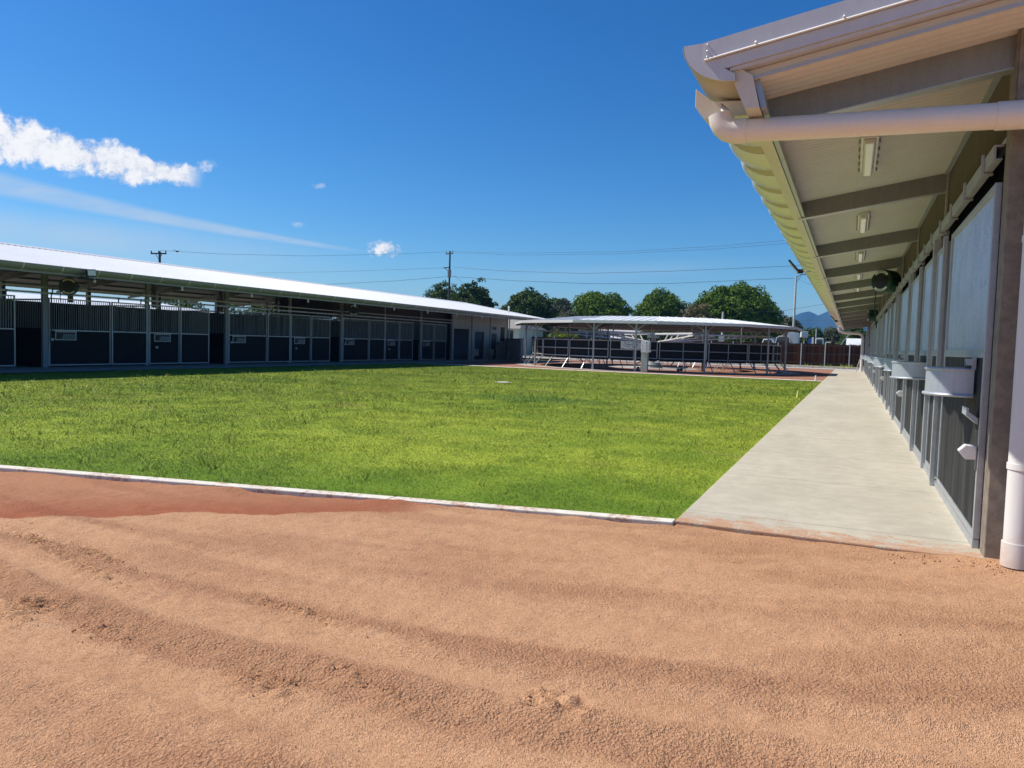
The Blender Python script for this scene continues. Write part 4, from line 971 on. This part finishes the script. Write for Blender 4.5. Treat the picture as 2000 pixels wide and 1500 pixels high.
# control pillar in front of the pen
cb = P(1259, 726, 40.6)
t = thing('control_pillar', 'pale green control pillar with light grey panel in front of the round pen', 'control pillar', (cb.x, 40.6, 0))
MB().box(cb.x - .19, cb.x + .17, 40.45, 40.72, 0, 1.10).build('cabinet', PEDG, t, bev=.01)
MB().box(cb.x - .20, cb.x + .26, 40.40, 40.74, 1.08, 1.72).build('control_box', SIGNW, t, bev=.012)
g = MB()
for z_ in (1.62, 1.60, 1.48, 1.38, 1.28, 1.18): g.box(cb.x + .08, cb.x + .14, 40.385, 40.398, z_ - .015, z_ + .015)
g.box(cb.x - .15, cb.x - .12, 40.385, 40.398, 1.45, 1.48); g.box(cb.x - .15, cb.x - .12, 40.385, 40.398, 1.2, 1.24); g.build('buttons', BLACK, t)
MB().box(cb.x + .262, cb.x + .34, 40.45, 40.55, 1.12, 1.22).build('socket', SIGNW, t)
# walker machine in the middle
t = thing('walker_machine', 'central walker drive with white radial arms and trusses inside the round pen', 'walker machine', (PC[0], PC[1], 0))
g = MB(); g.cyl((PC[0], PC[1], 0), (PC[0], PC[1], .35), .7, 20, .5); g.cyl((PC[0], PC[1], .35), (PC[0], PC[1], 2.2), .16, 14); g.box(PC[0] - .35, PC[0] + .35, PC[1] - .3, PC[1] + .3, 2.0, 2.35); g.build('drive_column', MOTOR, t)
for k in range(6):
    a_ = 8 + 60 * k
    g = MB(); g.bar(pc(.3, a_, 2.28), pc(7.6, a_, 2.28), .09, .10); g.bar(pc(.3, a_, 1.72), pc(6.6, a_, 2.22), .06, .07)
    for q_ in (1.8, 3.4, 5.0): g.bar(pc(q_, a_, 1.72 + q_ * .077), pc(q_ + .5, a_, 2.25), .05, .05)
    o = g.build('arm', WHITEP, t)
    g = MB()
    for s_ in (5.6, 6.6, 7.5): g.bar(pc(s_, a_, 2.25), pc(s_, a_, 1.2), .03, .03)
    g.bar(pc(5.6, a_, 1.2), pc(7.5, a_, 1.2), .03, .03); g.build('hanging_gate', GALVD, o)
g = MB(); o_ = Vector((PC[0] + 1.9, PC[1] - 5.9, 0))
pu = thing('pallet_mover', 'grey steel trolley frame lying low behind the control pillar', 'trolley', o_)
g = MB()
for s_ in (-.7, .7): g.bar(o_ + Vector((-1.6, s_ * .5, .28)), o_ + Vector((1.6, s_ * .5, .22)), .06, .06)
for s_ in (-1.5, -.5, .5, 1.5): g.bar(o_ + Vector((s_, -.35, .26)), o_ + Vector((s_, .35, .26)), .05, .05)
g.bar(o_ + Vector((.6, 0, .26)), o_ + Vector((1.0, 0, .75)), .06, .06); g.bar(o_ + Vector((-1.5, 0, .28)), o_ + Vector((-1.0, 0, .62)), .05, .05); g.build('frame', WHITEP, pu)
for s_ in (-1.2, 1.2):
    for q_ in (-.42, .42): MB().cyl(o_ + Vector((s_, q_ - .03, .10)), o_ + Vector((s_, q_ + .03, .10)), .10, 12).build('wheel', MOTOR, pu)

# ------------------------------------------------------------------ far fence
fn = thing('timber_fence', 'brown stained paling fence with steel posts across the far end', 'fence', (-10, 78.7, 0))
g = MB(); xx = -46
while xx < 9: g.box(xx, xx + .105, 78.70 + random.uniform(0, .012), 78.725, .06, 2.16 + random.uniform(-.03, .03)); xx += .1055
g.build('palings', FENCE, fn)
for z_ in (.32, 1.22, 2.0): MB().box(-46, 9, 78.62, 78.695, z_ - .06, z_ + .06).build('rail', FRAIL, fn)
xx = P(1660, 680, 78.5).x; step_ = xx - P(1612, 680, 78.5).x; k = 0
px0 = xx
while px0 - k * step_ > -46:
    xp = px0 - k * step_; MB().cyl((xp, 78.56, 0), (xp, 78.56, 2.2), .05, 8).build('post', GALV, fn); k += 1
g = MB(); xp = px0 - step_; g.tube([(xp, 78.5, 2.1), (xp, 78.5, 2.28), (xp + .1, 78.5, 2.34), (xp + .45, 78.5, 2.34)], .035, 6); g.build('bent_pipe', WHITEP, fn)

# ------------------------------------------------------------------ things beyond the fence
def bx(name, lab, cat, u0, u1, v0, y, depth, m, zb=0):
    a_, b_ = P(u0, v0, y), P(u1, v0, y); t_ = thing(name, lab, cat, ((a_.x + b_.x) / 2, y, 0)); return t_, a_.x, b_.x, (a_.z + b_.z) / 2
t, xa, xb, zt = bx('caravan', 'white caravan with big dark rear window just beyond the brown fence', 'caravan', 1517, 1557, 648, 84, 4, WHITEP)
MB().prism([(xa + .5, .5), (xb, .5), (xb, zt - .1), (xb - .15, zt), (xa + .9, zt), (xa + .5, zt - .5)], 1, 84, 88.5).build('body', WHITEP, t, bev=.05)
MB().prism([(xa, 2.15), (xa + .1, 2.75), (xa + .35, zt - .55), (xb - .95, zt - .55), (xb - .75, 2.75), (xb - .7, 2.15)], 1, 83.9, 83.98).build('window', GLASS, t)
g = MB(); g.tube([(xa - .05, 83.85, 2.1), (xa + .05, 83.85, 2.75), (xa + .33, 83.85, zt - .5), (xb - .93, 83.85, zt - .5), (xb - .7, 83.85, 2.75), (xb - .65, 83.85, 2.1), (xa - .05, 83.85, 2.1)], .05, 6); g.build('window_frame', WHITEP, t)
for s_ in (xa + .9, xb - .4): MB().cyl((s_, 85, .35), (s_, 85.3, .35), .35, 14).build('wheel', BLACK, t)
t, xa, xb, zt = bx('parked_car', 'white car roof showing above the fence behind the pen', 'car', 1486, 1513, 662, 83, 4, WHITEP)
MB().prism([(xa - .5, .4), (xa - .5, 1.3), (xa - .05, 1.5), (xa + .25, zt), (xb - .3, zt), (xb + .05, 1.5), (xb + .5, 1.2), (xb + .5, .4)], 1, 83, 84.8).build('body', WHITEP, t, bev=.08)
MB().prism([(xa + .05, 1.55), (xa + .3, zt - .12), (xb - .35, zt - .12), (xb - .1, 1.55)], 1, 82.97, 82.99).build('window', GLASS, t)
for s_ in (xa - .1, xb + .1): MB().cyl((s_, 82.95, .35), (s_, 83.15, .35), .34, 14).build('wheel', BLACK, t)
t, xa, xb, zt = bx('box_panel', 'tilted white panel on a post above the brown fence', 'panel', 1564, 1577, 652, 81, 4, WHITEP)
a_ = P(1571, 654, 81)
MB().bar((xa, 81, a_.z + .05), (xb, 81.2, a_.z + .02), .5, .62, (0, 0, 1)).build('board', WHITEP, t, bev=.03); MB().cyl((a_.x, 81, 0), (a_.x, 81, a_.z - .2), .05, 8).build('pole', POLEC, t)
t, xa, xb, zt = bx('blue_container', 'blue box with a white end beyond the brown fence', 'container', 1579, 1589, 659, 86, 4, BLUEP)
MB().box(xa, xa + .33, 86, 87.2, 0, zt - .05).build('body', BLUEP, t); MB().box(xa + .335, xb, 86, 87.2, 1.8, zt + .03).build('end_panel', WHITEP, t)
t, xa, xb, zt = bx('small_truck', 'small pale truck cab with dark window behind the brown fence', 'truck', 1593, 1608, 660, 84, 4, WHITEP)
MB().prism([(xa, .4), (xb + .05, .4), (xb + .05, 2.2), (xb, zt), (xa + .15, zt), (xa, zt - .2)], 1, 84, 86).build('cab', WHITEP, t, bev=.04)
MB().box(xa + .1, xb - .1, 83.97, 83.99, zt - .68, zt - .16).build('window', GLASS, t)
for s_ in (xa + .15, xb - .1): MB().cyl((s_, 83.9, .35), (s_, 84.1, .35), .33, 12).build('wheel', BLACK, t)
t, xa, xb, zt = bx('lean_to', 'low dark lean-to with white roof at the right end of the fence', 'lean-to shed', 1653, 1686, 661, 88, 4, WHITEP)
MB().prism([(87.6, zt - .75), (91.2, zt + .05), (91.2, zt - .0), (87.6, zt - .80)], 0, xa, xb).build('roof', ROOFW, t); MB().box(xa + .1, xb, 88.2, 91, 0, zt - .6).build('wall', INNER, t)
a_, b_ = P(1642, 672, 83), P(1662, 648, 83)
tag(MB().bar((a_.x - (b_.x - a_.x) * 1.6, 83, 0), b_, .1, .1).build('leaning_pole', WHITEP), 'pale leaning pole slanting up to the right behind the fence', 'pole')
# house to the left, low house behind the pen
t = thing('cottage', 'pale green cottage with grey roof behind the low grey wall', 'house', (-36, 76, 0))
a_, b_ = P(985, 642, 75), P(1014, 642, 75)
MB().box(a_.x - 3, b_.x, 75, 82, 0, b_.z + .05).build('wall', paint('pale green weatherboard', (.46, .52, .44), .6, .05), t)
r_ = MB(); r_.add([(a_.x - 3.5, 74.4, b_.z), (b_.x + .4, 74.4, b_.z), (b_.x - 1, 78, b_.z + 1.3), (a_.x - 3, 78, b_.z + 1.3), (b_.x + .4, 82.5, b_.z), (a_.x - 3.5, 82.5, b_.z)], [(0, 1, 2, 3), (1, 4, 2), (3, 2, 4, 5), (0, 3, 5), (0, 5, 4, 1)]); r_.build('roof', paint('grey tiled roof', (.24, .23, .21), .8, .1), t)
w0 = P(1000, 654, 74.9); MB().box(w0.x - .9, w0.x + .1, 74.94, 74.99, w0.z - .9, w0.z + .5).build('window', GLASS, t)
t = thing('beige_house', 'low beige house with pale roof seen between the pen posts', 'house', (-31, 92, 0))
a_, b_ = P(1168, 650, 92), P(1240, 650, 92)
MB().box(a_.x, b_.x, 92, 99, 0, b_.z).build('wall', paint('beige house wall', (.42, .38, .31), .7, .08), t)
r_ = MB(); r_.add([(a_.x - .5, 91.4, b_.z), (b_.x + .5, 91.4, b_.z), (b_.x - 1, 95.5, b_.z + 1.0), (a_.x + 1, 95.5, b_.z + 1.0), (b_.x + .5, 99.6, b_.z), (a_.x - .5, 99.6, b_.z)], [(0, 1, 2, 3), (1, 4, 2), (3, 2, 4, 5), (0, 3, 5), (0, 5, 4, 1)]); r_.build('roof', paint('pale metal roof', (.45, .44, .42), .5, .05), t)
for u_ in (1195, 1225): 
    w0 = P(u_, 662, 91.9); MB().box(w0.x - .7, w0.x + .7, 91.93, 91.98, 1.2, 2.4).build('window', GLASS, t)
t = thing('boat', 'small white covered boat on a trailer beyond the pen', 'boat', (-27, 86, 0))
a_ = P(1181, 657, 86)
bo = MB(); c_ = a_
prf = []
for s_, wv_, zz in ((-2.2, .2, .1), (-1.4, .8, -.1), (0, 1.0, -.2), (1.6, .95, -.15), (2.2, .9, 0)): prf.append((s_, wv_, zz))
vs = []
for s_, wv_, zz in prf:
    vs += [(c_.x + s_, 86 - wv_, c_.z - .2), (c_.x + s_, 86, c_.z - .95 + abs(zz)), (c_.x + s_, 86 + wv_, c_.z - .2), (c_.x + s_, 86, c_.z + .25 - abs(s_) * .12)]
fs = []
for i in range(4):
    for j_ in range(4): fs.append((i * 4 + j_, i * 4 + (j_ + 1) % 4, (i + 1) * 4 + (j_ + 1) % 4, (i + 1) * 4 + j_))
fs += [(0, 1, 2, 3), (16, 17, 18, 19)]
bo.add(vs, fs).build('hull', WHITEP, t, smooth=True)
g = MB(); g.box(c_.x - 1.8, c_.x + 2.2, 85.5, 86.5, c_.z - 1.25, c_.z - 1.1); g.build('trailer', GALVD, t)
for s_ in (.3, 1.1): MB().cyl((c_.x + s_, 85.2, .35), (c_.x + s_, 85.4, .35), .35, 12).build('wheel', BLACK, t)
t = thing('shipping_container', 'dark grey container behind the pen beside the yellow green hedge', 'container', (-33, 84, 0))
a_, b_ = P(1138, 646, 84), P(1178, 646, 84)
MB().box(a_.x, b_.x, 84, 87, 0, a_.z).build('body', paint('dark grey container', (.05, .06, .065), .6, .1), t)
g = MB(); frame(g, a_.x, a_.x + .001, 84, 84.01, 0, .1, .01)
MB().box(a_.x + .5, a_.x + .62, 83.95, 83.995, .2, a_.z - .2).build('door_bar', GALV, t)

# poles, lamps, wires
def crossarm(mb, c, half, ang, w_=.12):
    d_ = Vector((math.cos(ang), math.sin(ang), 0)); mb.bar(c - d_ * half, c + d_ * half, w_, .14); return d_
YPA = 92; A = P(879, 492, YPA); A2 = P(878.5, 523, YPA); A3 = P(881, 541, YPA)
t = thing('power_pole', 'tall timber power pole with two crossarms and transformer rising behind the left roof', 'power pole', (A.x, YPA, 0))
MB().tube([(A.x, YPA, 0), (A.x, YPA, A.z + .1)], .20, 10, True, .11).build('pole', POLEM, t, smooth=True)
g = MB(); d_ = crossarm(g, Vector((A.x, YPA - .15, A.z - .25)), .75, rad(-20)); o = g.build('crossarm', POLEM, t)
g = MB()
for s_ in (-.7, 0, .7): q_ = Vector((A.x, YPA - .15, A.z - .25)) + d_ * s_; g.cyl(q_, q_ + Vector((0, 0, .38)), .045, 6)
g.build('insulator', WIREM, o)
g = MB(); d_ = crossarm(g, Vector((A.x - .45, YPA - .15, A2.z)), .6, rad(-20)); g.bar((A.x - .7, YPA, A2.z - .05), (A.x, YPA, A2.z - .8), .06, .06); g.build('lower_crossarm', POLEM, t)
MB().cyl((A.x + .1, YPA - .25, A3.z - .1), (A.x + .1, YPA - .25, A3.z + 1.0), .27, 12).build('transformer', MOTOR, t, smooth=True)
YPB = 58; Bp = P(312, 491, YPB)
t = thing('far_power_pole', 'top of a timber power pole with one crossarm above the left roof', 'power pole', (Bp.x, YPB, 0))
MB().tube([(Bp.x, YPB, 0), (Bp.x, YPB, Bp.z)], .2, 10, True, .12).build('pole', POLEM, t, smooth=True)
g = MB(); d_ = crossarm(g, Vector((Bp.x, YPB - .15, Bp.z - .25)), .95, rad(12)); g.bar((Bp.x - .5, YPB - .1, Bp.z - .3), (Bp.x, YPB - .1, Bp.z - .9), .04, .04); g.bar((Bp.x + .5, YPB - .1, Bp.z - .3), (Bp.x, YPB - .1, Bp.z - .9), .04, .04); o = g.build('crossarm', POLEM, t)
g = MB()
for s_ in (-.9, .02, .9): q_ = Vector((Bp.x, YPB - .15, Bp.z - .25)) + d_ * s_; g.cyl(q_, q_ + Vector((0, 0, .3)), .06, 6)
g.build('insulator', WIREM, o)
YL = 95; L0 = P(1555, 541, YL)
t = thing('street_light', 'slim pale street light pole with curved arm rising beside the pen roof', 'street light', (L0.x, YL, 0))
MB().tube([(L0.x, YL, 0), (L0.x, YL, L0.z + .1)], .17, 10, True, .10).build('pole', POLEC, t, smooth=True)
e_ = P(1572, 536, YL); h_ = P(1579, 536, YL)
g = MB(); g.tube([(L0.x, YL, L0.z - .1), ((L0.x + e_.x) / 2, YL, (L0.z + e_.z) / 2 + .12), (e_.x, YL, e_.z)], .045, 6); g.bar((L0.x, YL, L0.z - .75), (e_.x - .35, YL, e_.z - .08), .04, .04); g.build('arm', POLEM, t)
MB().box(e_.x - .05, h_.x, YL - .12, YL + .12, e_.z - .05, e_.z + .07).build('lamp_head', POLEM, t)
YS = 97; s0 = P(1437, 609, YS)
t = thing('short_pole', 'short pale service pole with grey box standing behind the pen roof', 'pole', (s0.x, YS - 10, 0))
MB().cyl((s0.x, YS - 10, 0), (s0.x, YS - 10, s0.z * .92), .11, 8).build('pole', POLEC, t); MB().box(s0.x - .28, s0.x + .28, YS - 10.4, YS - 10.1, 2.2, 3.0).build('meter_box', POLEC, t)
sp = P(1594.5, 642, 92); t = thing('thin_post', 'thin white post standing before the trees right of the street light', 'post', (sp.x, 92, 0)); MB().cyl((sp.x, 92, 0), (sp.x, 92, sp.z), .05, 6).build('shaft', WHITEP, t)
def wire(name, lab, pts, r=.014):
    """pts: (u, v, y) sight points along the cable"""
    W_ = [P(*p_) for p_ in pts]; out = []
    for i in range(len(W_) - 1):
        for k in range(6): out.append(W_[i].lerp(W_[i + 1], k / 6))
    out.append(W_[-1]); o = MB().tube(out, r, 4).build(name, WIREM); tag(o, lab, 'cable', 'overhead cables'); return o
wire('overhead_cable', 'topmost faint cable from the power pole crossarm rightwards to the eave', [(872, 491, 92), (1000, 494, 90), (1200, 492, 88), (1400, 481, 86), (1540, 469, 84), (1640, 458, 83)])
wire('overhead_cable', 'second faint cable from the pole top just beneath the topmost one', [(889, 493, 92), (1000, 498, 90), (1200, 496, 88), (1400, 486, 86), (1540, 475, 84), (1640, 466, 83)])
wire('overhead_cable', 'thicker cable leaving the lower crossarm towards the upper flood light', [(886, 522, 92), (1000, 530, 90), (1140, 534, 88), (1300, 530, 87), (1536, 520, 85), (1650, 514, 84)], .020)
wire('overhead_cable', 'lowest thick cable from the power pole to the street light', [(883, 540, 92), (1000, 548, 92), (1150, 554, 93), (1300, 554, 94), (1555, 543, 95)], .022)
wire('overhead_cable', 'cable running left from the pole top towards the far left pole', [(870, 492, 92), (780, 496, 84), (600, 500, 76), (430, 496, 66), (312, 489, 58)])
wire('overhead_cable', 'cable running left from the lower crossarm above the left roof', [(870, 523, 92), (760, 527, 88), (640, 531, 85), (500, 533, 82)])
wire('overhead_cable', 'lowest cable running left from the transformer down to the left roof', [(877, 540, 92), (780, 548, 88), (650, 555, 84), (560, 557, 82)], .020)
wire('overhead_cable', 'short cable dropping steeply from the power pole into the tree', [(887, 538, 92), (900, 549, 93), (912, 561, 95)])
wire('overhead_cable', 'cable sloping from the street light top down right to the eave', [(1556, 543, 95), (1575, 553, 90), (1600, 559, 85)])
wire('overhead_cable', 'cable rising right from the short pole past the hill', [(1437, 609, 87), (1520, 609, 88), (1560, 602, 88), (1640, 589, 88)])
wire('overhead_cable', 'thin cable crossing in front of the hills at right', [(1553, 627, 94), (1620, 625, 92), (1670, 622, 90)])

# bird
bp = P(346, 491, 60)
b = MB(); b.ball(bp, .14, 8, (1.6, 1, .7)); b.add([bp + Vector((-.05, 0, 0)), bp + Vector((-.55, .1, .22)), bp + Vector((-.6, -.1, .18)), bp + Vector((.1, -.1, 0))], [(0, 1, 2, 3)])
b.add([bp + Vector((.05, 0, 0)), bp + Vector((.5, .1, .12)), bp + Vector((.55, -.1, .08)), bp + Vector((-.1, -.1, 0))], [(0, 1, 2, 3)])
tag(b.build('bird', BIRDM), 'small dark bird flying above the left roof beside the far pole', 'bird')

# ------------------------------------------------------------------ trees
def leaves(centers, rad_, per, size, flat=.55, jit=.25):
    """leaf cards over the surface of many small lobes"""
    C_ = np.repeat(centers, per, 0); R_ = np.repeat(rad_, per)
    n_ = len(C_); d = rng.normal(size=(n_, 3)); d /= np.linalg.norm(d, axis=1)[:, None]; d[:, 2] = np.abs(d[:, 2]) * .9 + d[:, 2] * .1
    p_ = C_ + d * (R_ * rng.uniform(1 - jit, 1.08, n_))[:, None]
    nrm = d + rng.normal(0, flat, (n_, 3)); nrm /= np.linalg.norm(nrm, axis=1)[:, None]
    a = np.cross(nrm, rng.normal(size=(n_, 3))); a /= np.linalg.norm(a, axis=1)[:, None]; b_ = np.cross(nrm, a)
    s_ = size * rng.uniform(.6, 1.3, n_)[:, None]
    q = np.stack([p_ - a * s_, p_ + b_ * s_ * .5, p_ + a * s_, p_ - b_ * s_ * .5], 1)
    return q.reshape(-1, 3), np.arange(4 * n_).reshape(-1, 4)
def tree(name, label, cat, u0, u1, vtop, y, m, shape='dome', lobes=150, per=70, lr=.75, size=.17, seed=1, group='trees beyond the fence', zlow=1.2, depth=.8, extra=()):
    r = np.random.default_rng(seed); a_ = P(u0, 640, y); b_ = P(u1, 640, y); cx_ = (a_.x + b_.x) / 2; hw = (b_.x - a_.x) / 2; top_ = P((u0 + u1) / 2, vtop, y).z
    t_ = thing(name, label, cat, (cx_, y, 0), group)
    cz = zlow + (top_ - zlow) * .42; hz = top_ - cz
    L = []; lobes = int(lobes * 1.6)
    for i in range(lobes):
        zz = 1 - 2 * (i + .5) / lobes; f_ = i * 2.399963 + seed; q_ = math.sqrt(max(0, 1 - zz * zz)); d = np.array([q_ * math.cos(f_), q_ * math.sin(f_), zz]) + r.normal(0, .06, 3)
        if d[1] > .25: d[1] *= -.8
        if d[2] < 0: d[2] *= (cz - zlow) / hz
        sc_ = 1 - lr / hw * .55; k_ = r.uniform(.93, 1.0) if shape == 'dome' else r.uniform(.70, 1.04)
        az = math.atan2(d[2], d[0]); wob = 1 + (.035 if shape == 'dome' else .06) * (math.sin(3 * az + seed) + math.sin(5 * az + 2 * seed))
        L.append((cx_ + d[0] * hw * sc_ * k_ * wob, y + d[1] * hw * depth * k_, cz + d[2] * (hz - lr * .75) * k_ * wob))
    for (ex, ez, er) in extra: L.append((cx_ + ex * hw, y - .3, cz + ez * hz))
    L = np.array(L); rr = r.uniform(.6, 1.25, len(L)) * lr
    v_, f_ = leaves(L, rr, per, size); raw('crown', v_, f_, m, t_)
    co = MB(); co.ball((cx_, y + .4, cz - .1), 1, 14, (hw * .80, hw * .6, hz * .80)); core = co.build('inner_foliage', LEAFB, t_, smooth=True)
    tr_ = MB(); tr_.tube([(cx_, y, -.1), (cx_ + .1, y, cz * .5), (cx_ - .1, y, cz)], .38, 10, True, .22)
    for s_ in (-1, 1): tr_.tube([(cx_, y, cz * .55), (cx_ + s_ * hw * .4, y - .2, cz + hz * .3)], .18, 8, True, .07)
    tr_.build('trunk', BARK, t_, smooth=True)
    return t_
tree('mango_tree', 'broad bushy tree behind the power pole at the left', 'tree', 824, 918, 556, 104, LEAFB, 'dome', 110, 60, .8, .18, 3)
tree('rough_tree', 'taller ragged dark tree just right of the power pole', 'tree', 872, 974, 549, 101, LEAFB, 'loose', 130, 60, .75, .20, 4)
tree('small_far_tree', 'small dark tree top between the two left trees', 'tree', 955, 1003, 600, 125, LEAFB, 'dome', 50, 50, .8, .22, 5)
tree('broad_leaf_tree', 'leafy dark green tree directly above the gap between row and pen roofs', 'tree', 986, 1084, 562, 99, LEAFB, 'loose', 170, 65, .8, .2, 6)
tree('rear_tree', 'low rounded bluish tree set back between two larger crowns', 'tree', 1070, 1128, 581, 118, LEAFD, 'dome', 70, 55, .8, .22, 7)
tree('pale_bush', 'pale green bushy tree in front of the domed mango', 'tree', 1082, 1140, 603, 96, LEAFD, 'loose', 80, 60, .6, .16, 17)
tree('mango_tree', 'domed mango tree in the middle beside the thin palm frond', 'tree', 1110, 1237, 569, 103, LEAFA, 'dome', 200, 75, .8, .17, 8)
tree('mango_tree', 'domed green mango tree left of the biggest crown', 'tree', 1236, 1345, 568, 103, LEAFA, 'dome', 190, 75, .8, .17, 9)
tree('mango_tree', 'biggest domed mango tree behind the right side of the pen roof', 'tree', 1345, 1526, 557, 101, LEAFA, 'dome', 330, 75, .85, .17, 10)
tree('dry_tree', 'sparse brownish tree between two green mango crowns', 'tree', 1322, 1402, 590, 95, LEAFC, 'loose', 80, 45, .6, .15, 11)
tree('grey_tree', 'small grey green tree behind the street light pole', 'tree', 1512, 1566, 617, 112, LEAFD, 'dome', 70, 60, .7, .18, 12)
for i, (u0, u1, v, y_, l_) in enumerate([(1560, 1612, 641, 116, 'low dark trees right of the street light above the white panel'), (1602, 1655, 639, 120, 'low olive tree in the middle of the gap below the hills'), (1640, 1702, 634, 112, 'dark low tree overhanging the white lean-to roof')]):
    tree('low_tree', l_, 'tree', u0, u1, v, y_, LEAFB if i != 1 else LEAFD, 'loose', 90, 60, .7, .18, 13 + i, zlow=.5)
tree('hedge_shrub', 'bright yellow green shrub seen through the pen behind the panels', 'shrub', 1066, 1140, 648, 84, LEAFE, 'loose', 90, 60, .5, .12, 21, zlow=.2, group=None)
tree('dark_shrub', 'dark shrub behind the left side of the pen', 'shrub', 1018, 1075, 640, 86, LEAFB, 'loose', 90, 60, .6, .14, 22, zlow=.2, group=None)
tree('low_shrub', 'dark leafy shrub seen under the pen roof right of the beige house', 'shrub', 1236, 1330, 640, 90, LEAFB, 'loose', 130, 60, .6, .15, 23, zlow=.2, group=None)
tree('under_tree', 'dark foliage beneath the biggest mango seen under the pen roof', 'shrub', 1325, 1510, 636, 97, LEAFB, 'loose', 200, 60, .8, .17, 24, zlow=.1, group=None)
for i, (xx, yy, hh) in enumerate([(-72, 62, 5.2), (-66, 68, 5.6), (-60, 72, 6), (-70, 78, 6), (-56, 84, 6)]):
    u_, v_ = 0, 0; m_ = thing('back_tree', ['dark tree seen through the left row behind its third stall', 'dark tree seen through the left row behind its fourth stall', 'dark tree seen through the left row behind its fifth stall', 'dark tree hidden low behind the left roof', 'dark tree top just showing over the left roof far end'][i], 'tree', (xx, yy, 0), 'trees behind the left row')
    r = np.random.default_rng(40 + i); d = r.normal(size=(70, 3)); d /= np.linalg.norm(d, axis=1)[:, None]
    Lc = d * np.array([4.2, 3.2, hh * .42]) + np.array([xx, yy, hh * .55]); v_, f_ = leaves(Lc, np.full(70, .9), 50, .2); raw('crown', v_, f_, LEAFB, m_); MB().tube([(xx, yy, 0), (xx, yy, hh * .6)], .3, 8).build('trunk', BARK, m_)
# palm spike
pp = P(1141, 612, 98); t = thing('palm', 'thin palm with upright yellow green frond between the tree crowns', 'palm', (pp.x, 98, 0))
MB().tube([(pp.x, 98, 0), (pp.x + .1, 98, pp.z - 1.2)], .16, 8, True, .1).build('trunk', BARK, t)
for k, (dx_, dz_, l_) in enumerate([(-.15, 1, 2.6), (.05, 1, 2.9), (.9, .6, 1.6), (-.8, .5, 1.4), (.5, .9, 2.0), (1.0, .2, 1.2)]):
    g = MB(); b0 = Vector((pp.x + .1, 98, pp.z - 1.25)); d_ = Vector((dx_, random.uniform(-.2, .2), dz_)).normalized(); L_ = l_
    side = Vector((-d_.z, 0, d_.x)); 
    for j_ in range(9):
        f_ = j_ / 9; c_ = b0 + d_ * L_ * f_ - Vector((0, 0, .35 * f_ * f_ * abs(dx_))); w_ = .32 * (1 - f_) + .06
        g.add([c_, c_ + d_ * .25, c_ + d_ * .5 + side * w_, ], [(0, 1, 2)]); g.add([c_, c_ + d_ * .25, c_ + d_ * .5 - side * w_ + Vector((0, .05, 0))], [(0, 1, 2)])
    g.build('frond', LEAFE, t)

# ------------------------------------------------------------------ hills
def hill(name, pts, y, depth, m):
    W_ = [P(u, v, y) for u, v in pts]; vs = []; fs = []
    for i, p_ in enumerate(W_):
        vs += [(p_.x, y - depth, -5), (p_.x, y - depth * .5, p_.z * .55), (p_.x, y, p_.z), (p_.x, y + depth, -5)]
        if i:
            for j_ in range(3): fs.append(((i - 1) * 4 + j_, (i - 1) * 4 + j_ + 1, i * 4 + j_ + 1, i * 4 + j_))
    o = MB().add(vs, fs).build(name, m, smooth=True); struct(o); return o
hill('hills', [(1400, 668), (1460, 650), (1500, 636), (1530, 624), (1550, 617), (1565, 611), (1580, 608), (1590, 612), (1598, 616), (1608, 612), (1620, 606), (1640, 600), (1680, 596), (1720, 602), (1780, 612), (1900, 640), (2100, 690)], 2600, 700, HILL)
hill('hills_left', [(-500, 600), (-250, 585), (-80, 574), (0, 572), (60, 575), (150, 583), (240, 592), (330, 606), (450, 622), (600, 645)], 2600, 700, HILL)

# ------------------------------------------------------------------ air: distant hills fade to blue
hz_ = MB().box(-3400, 3400, -320, 3400, -6.2, 125).build('haze', GRND); hz_['kind'] = 'stuff'
hm = bpy.data.materials.new('air'); hm.use_nodes = True; ht = hm.node_tree; ht.nodes.remove(ht.nodes['Principled BSDF'])
pv = ht.nodes.new('ShaderNodeVolumePrincipled'); pv.inputs['Color'].default_value = (.20, .48, 1.0, 1); pv.inputs['Density'].default_value = .00019
ht.links.new(pv.outputs[0], ht.nodes['Material Output'].inputs['Volume']); hz_.data.materials[0] = hm
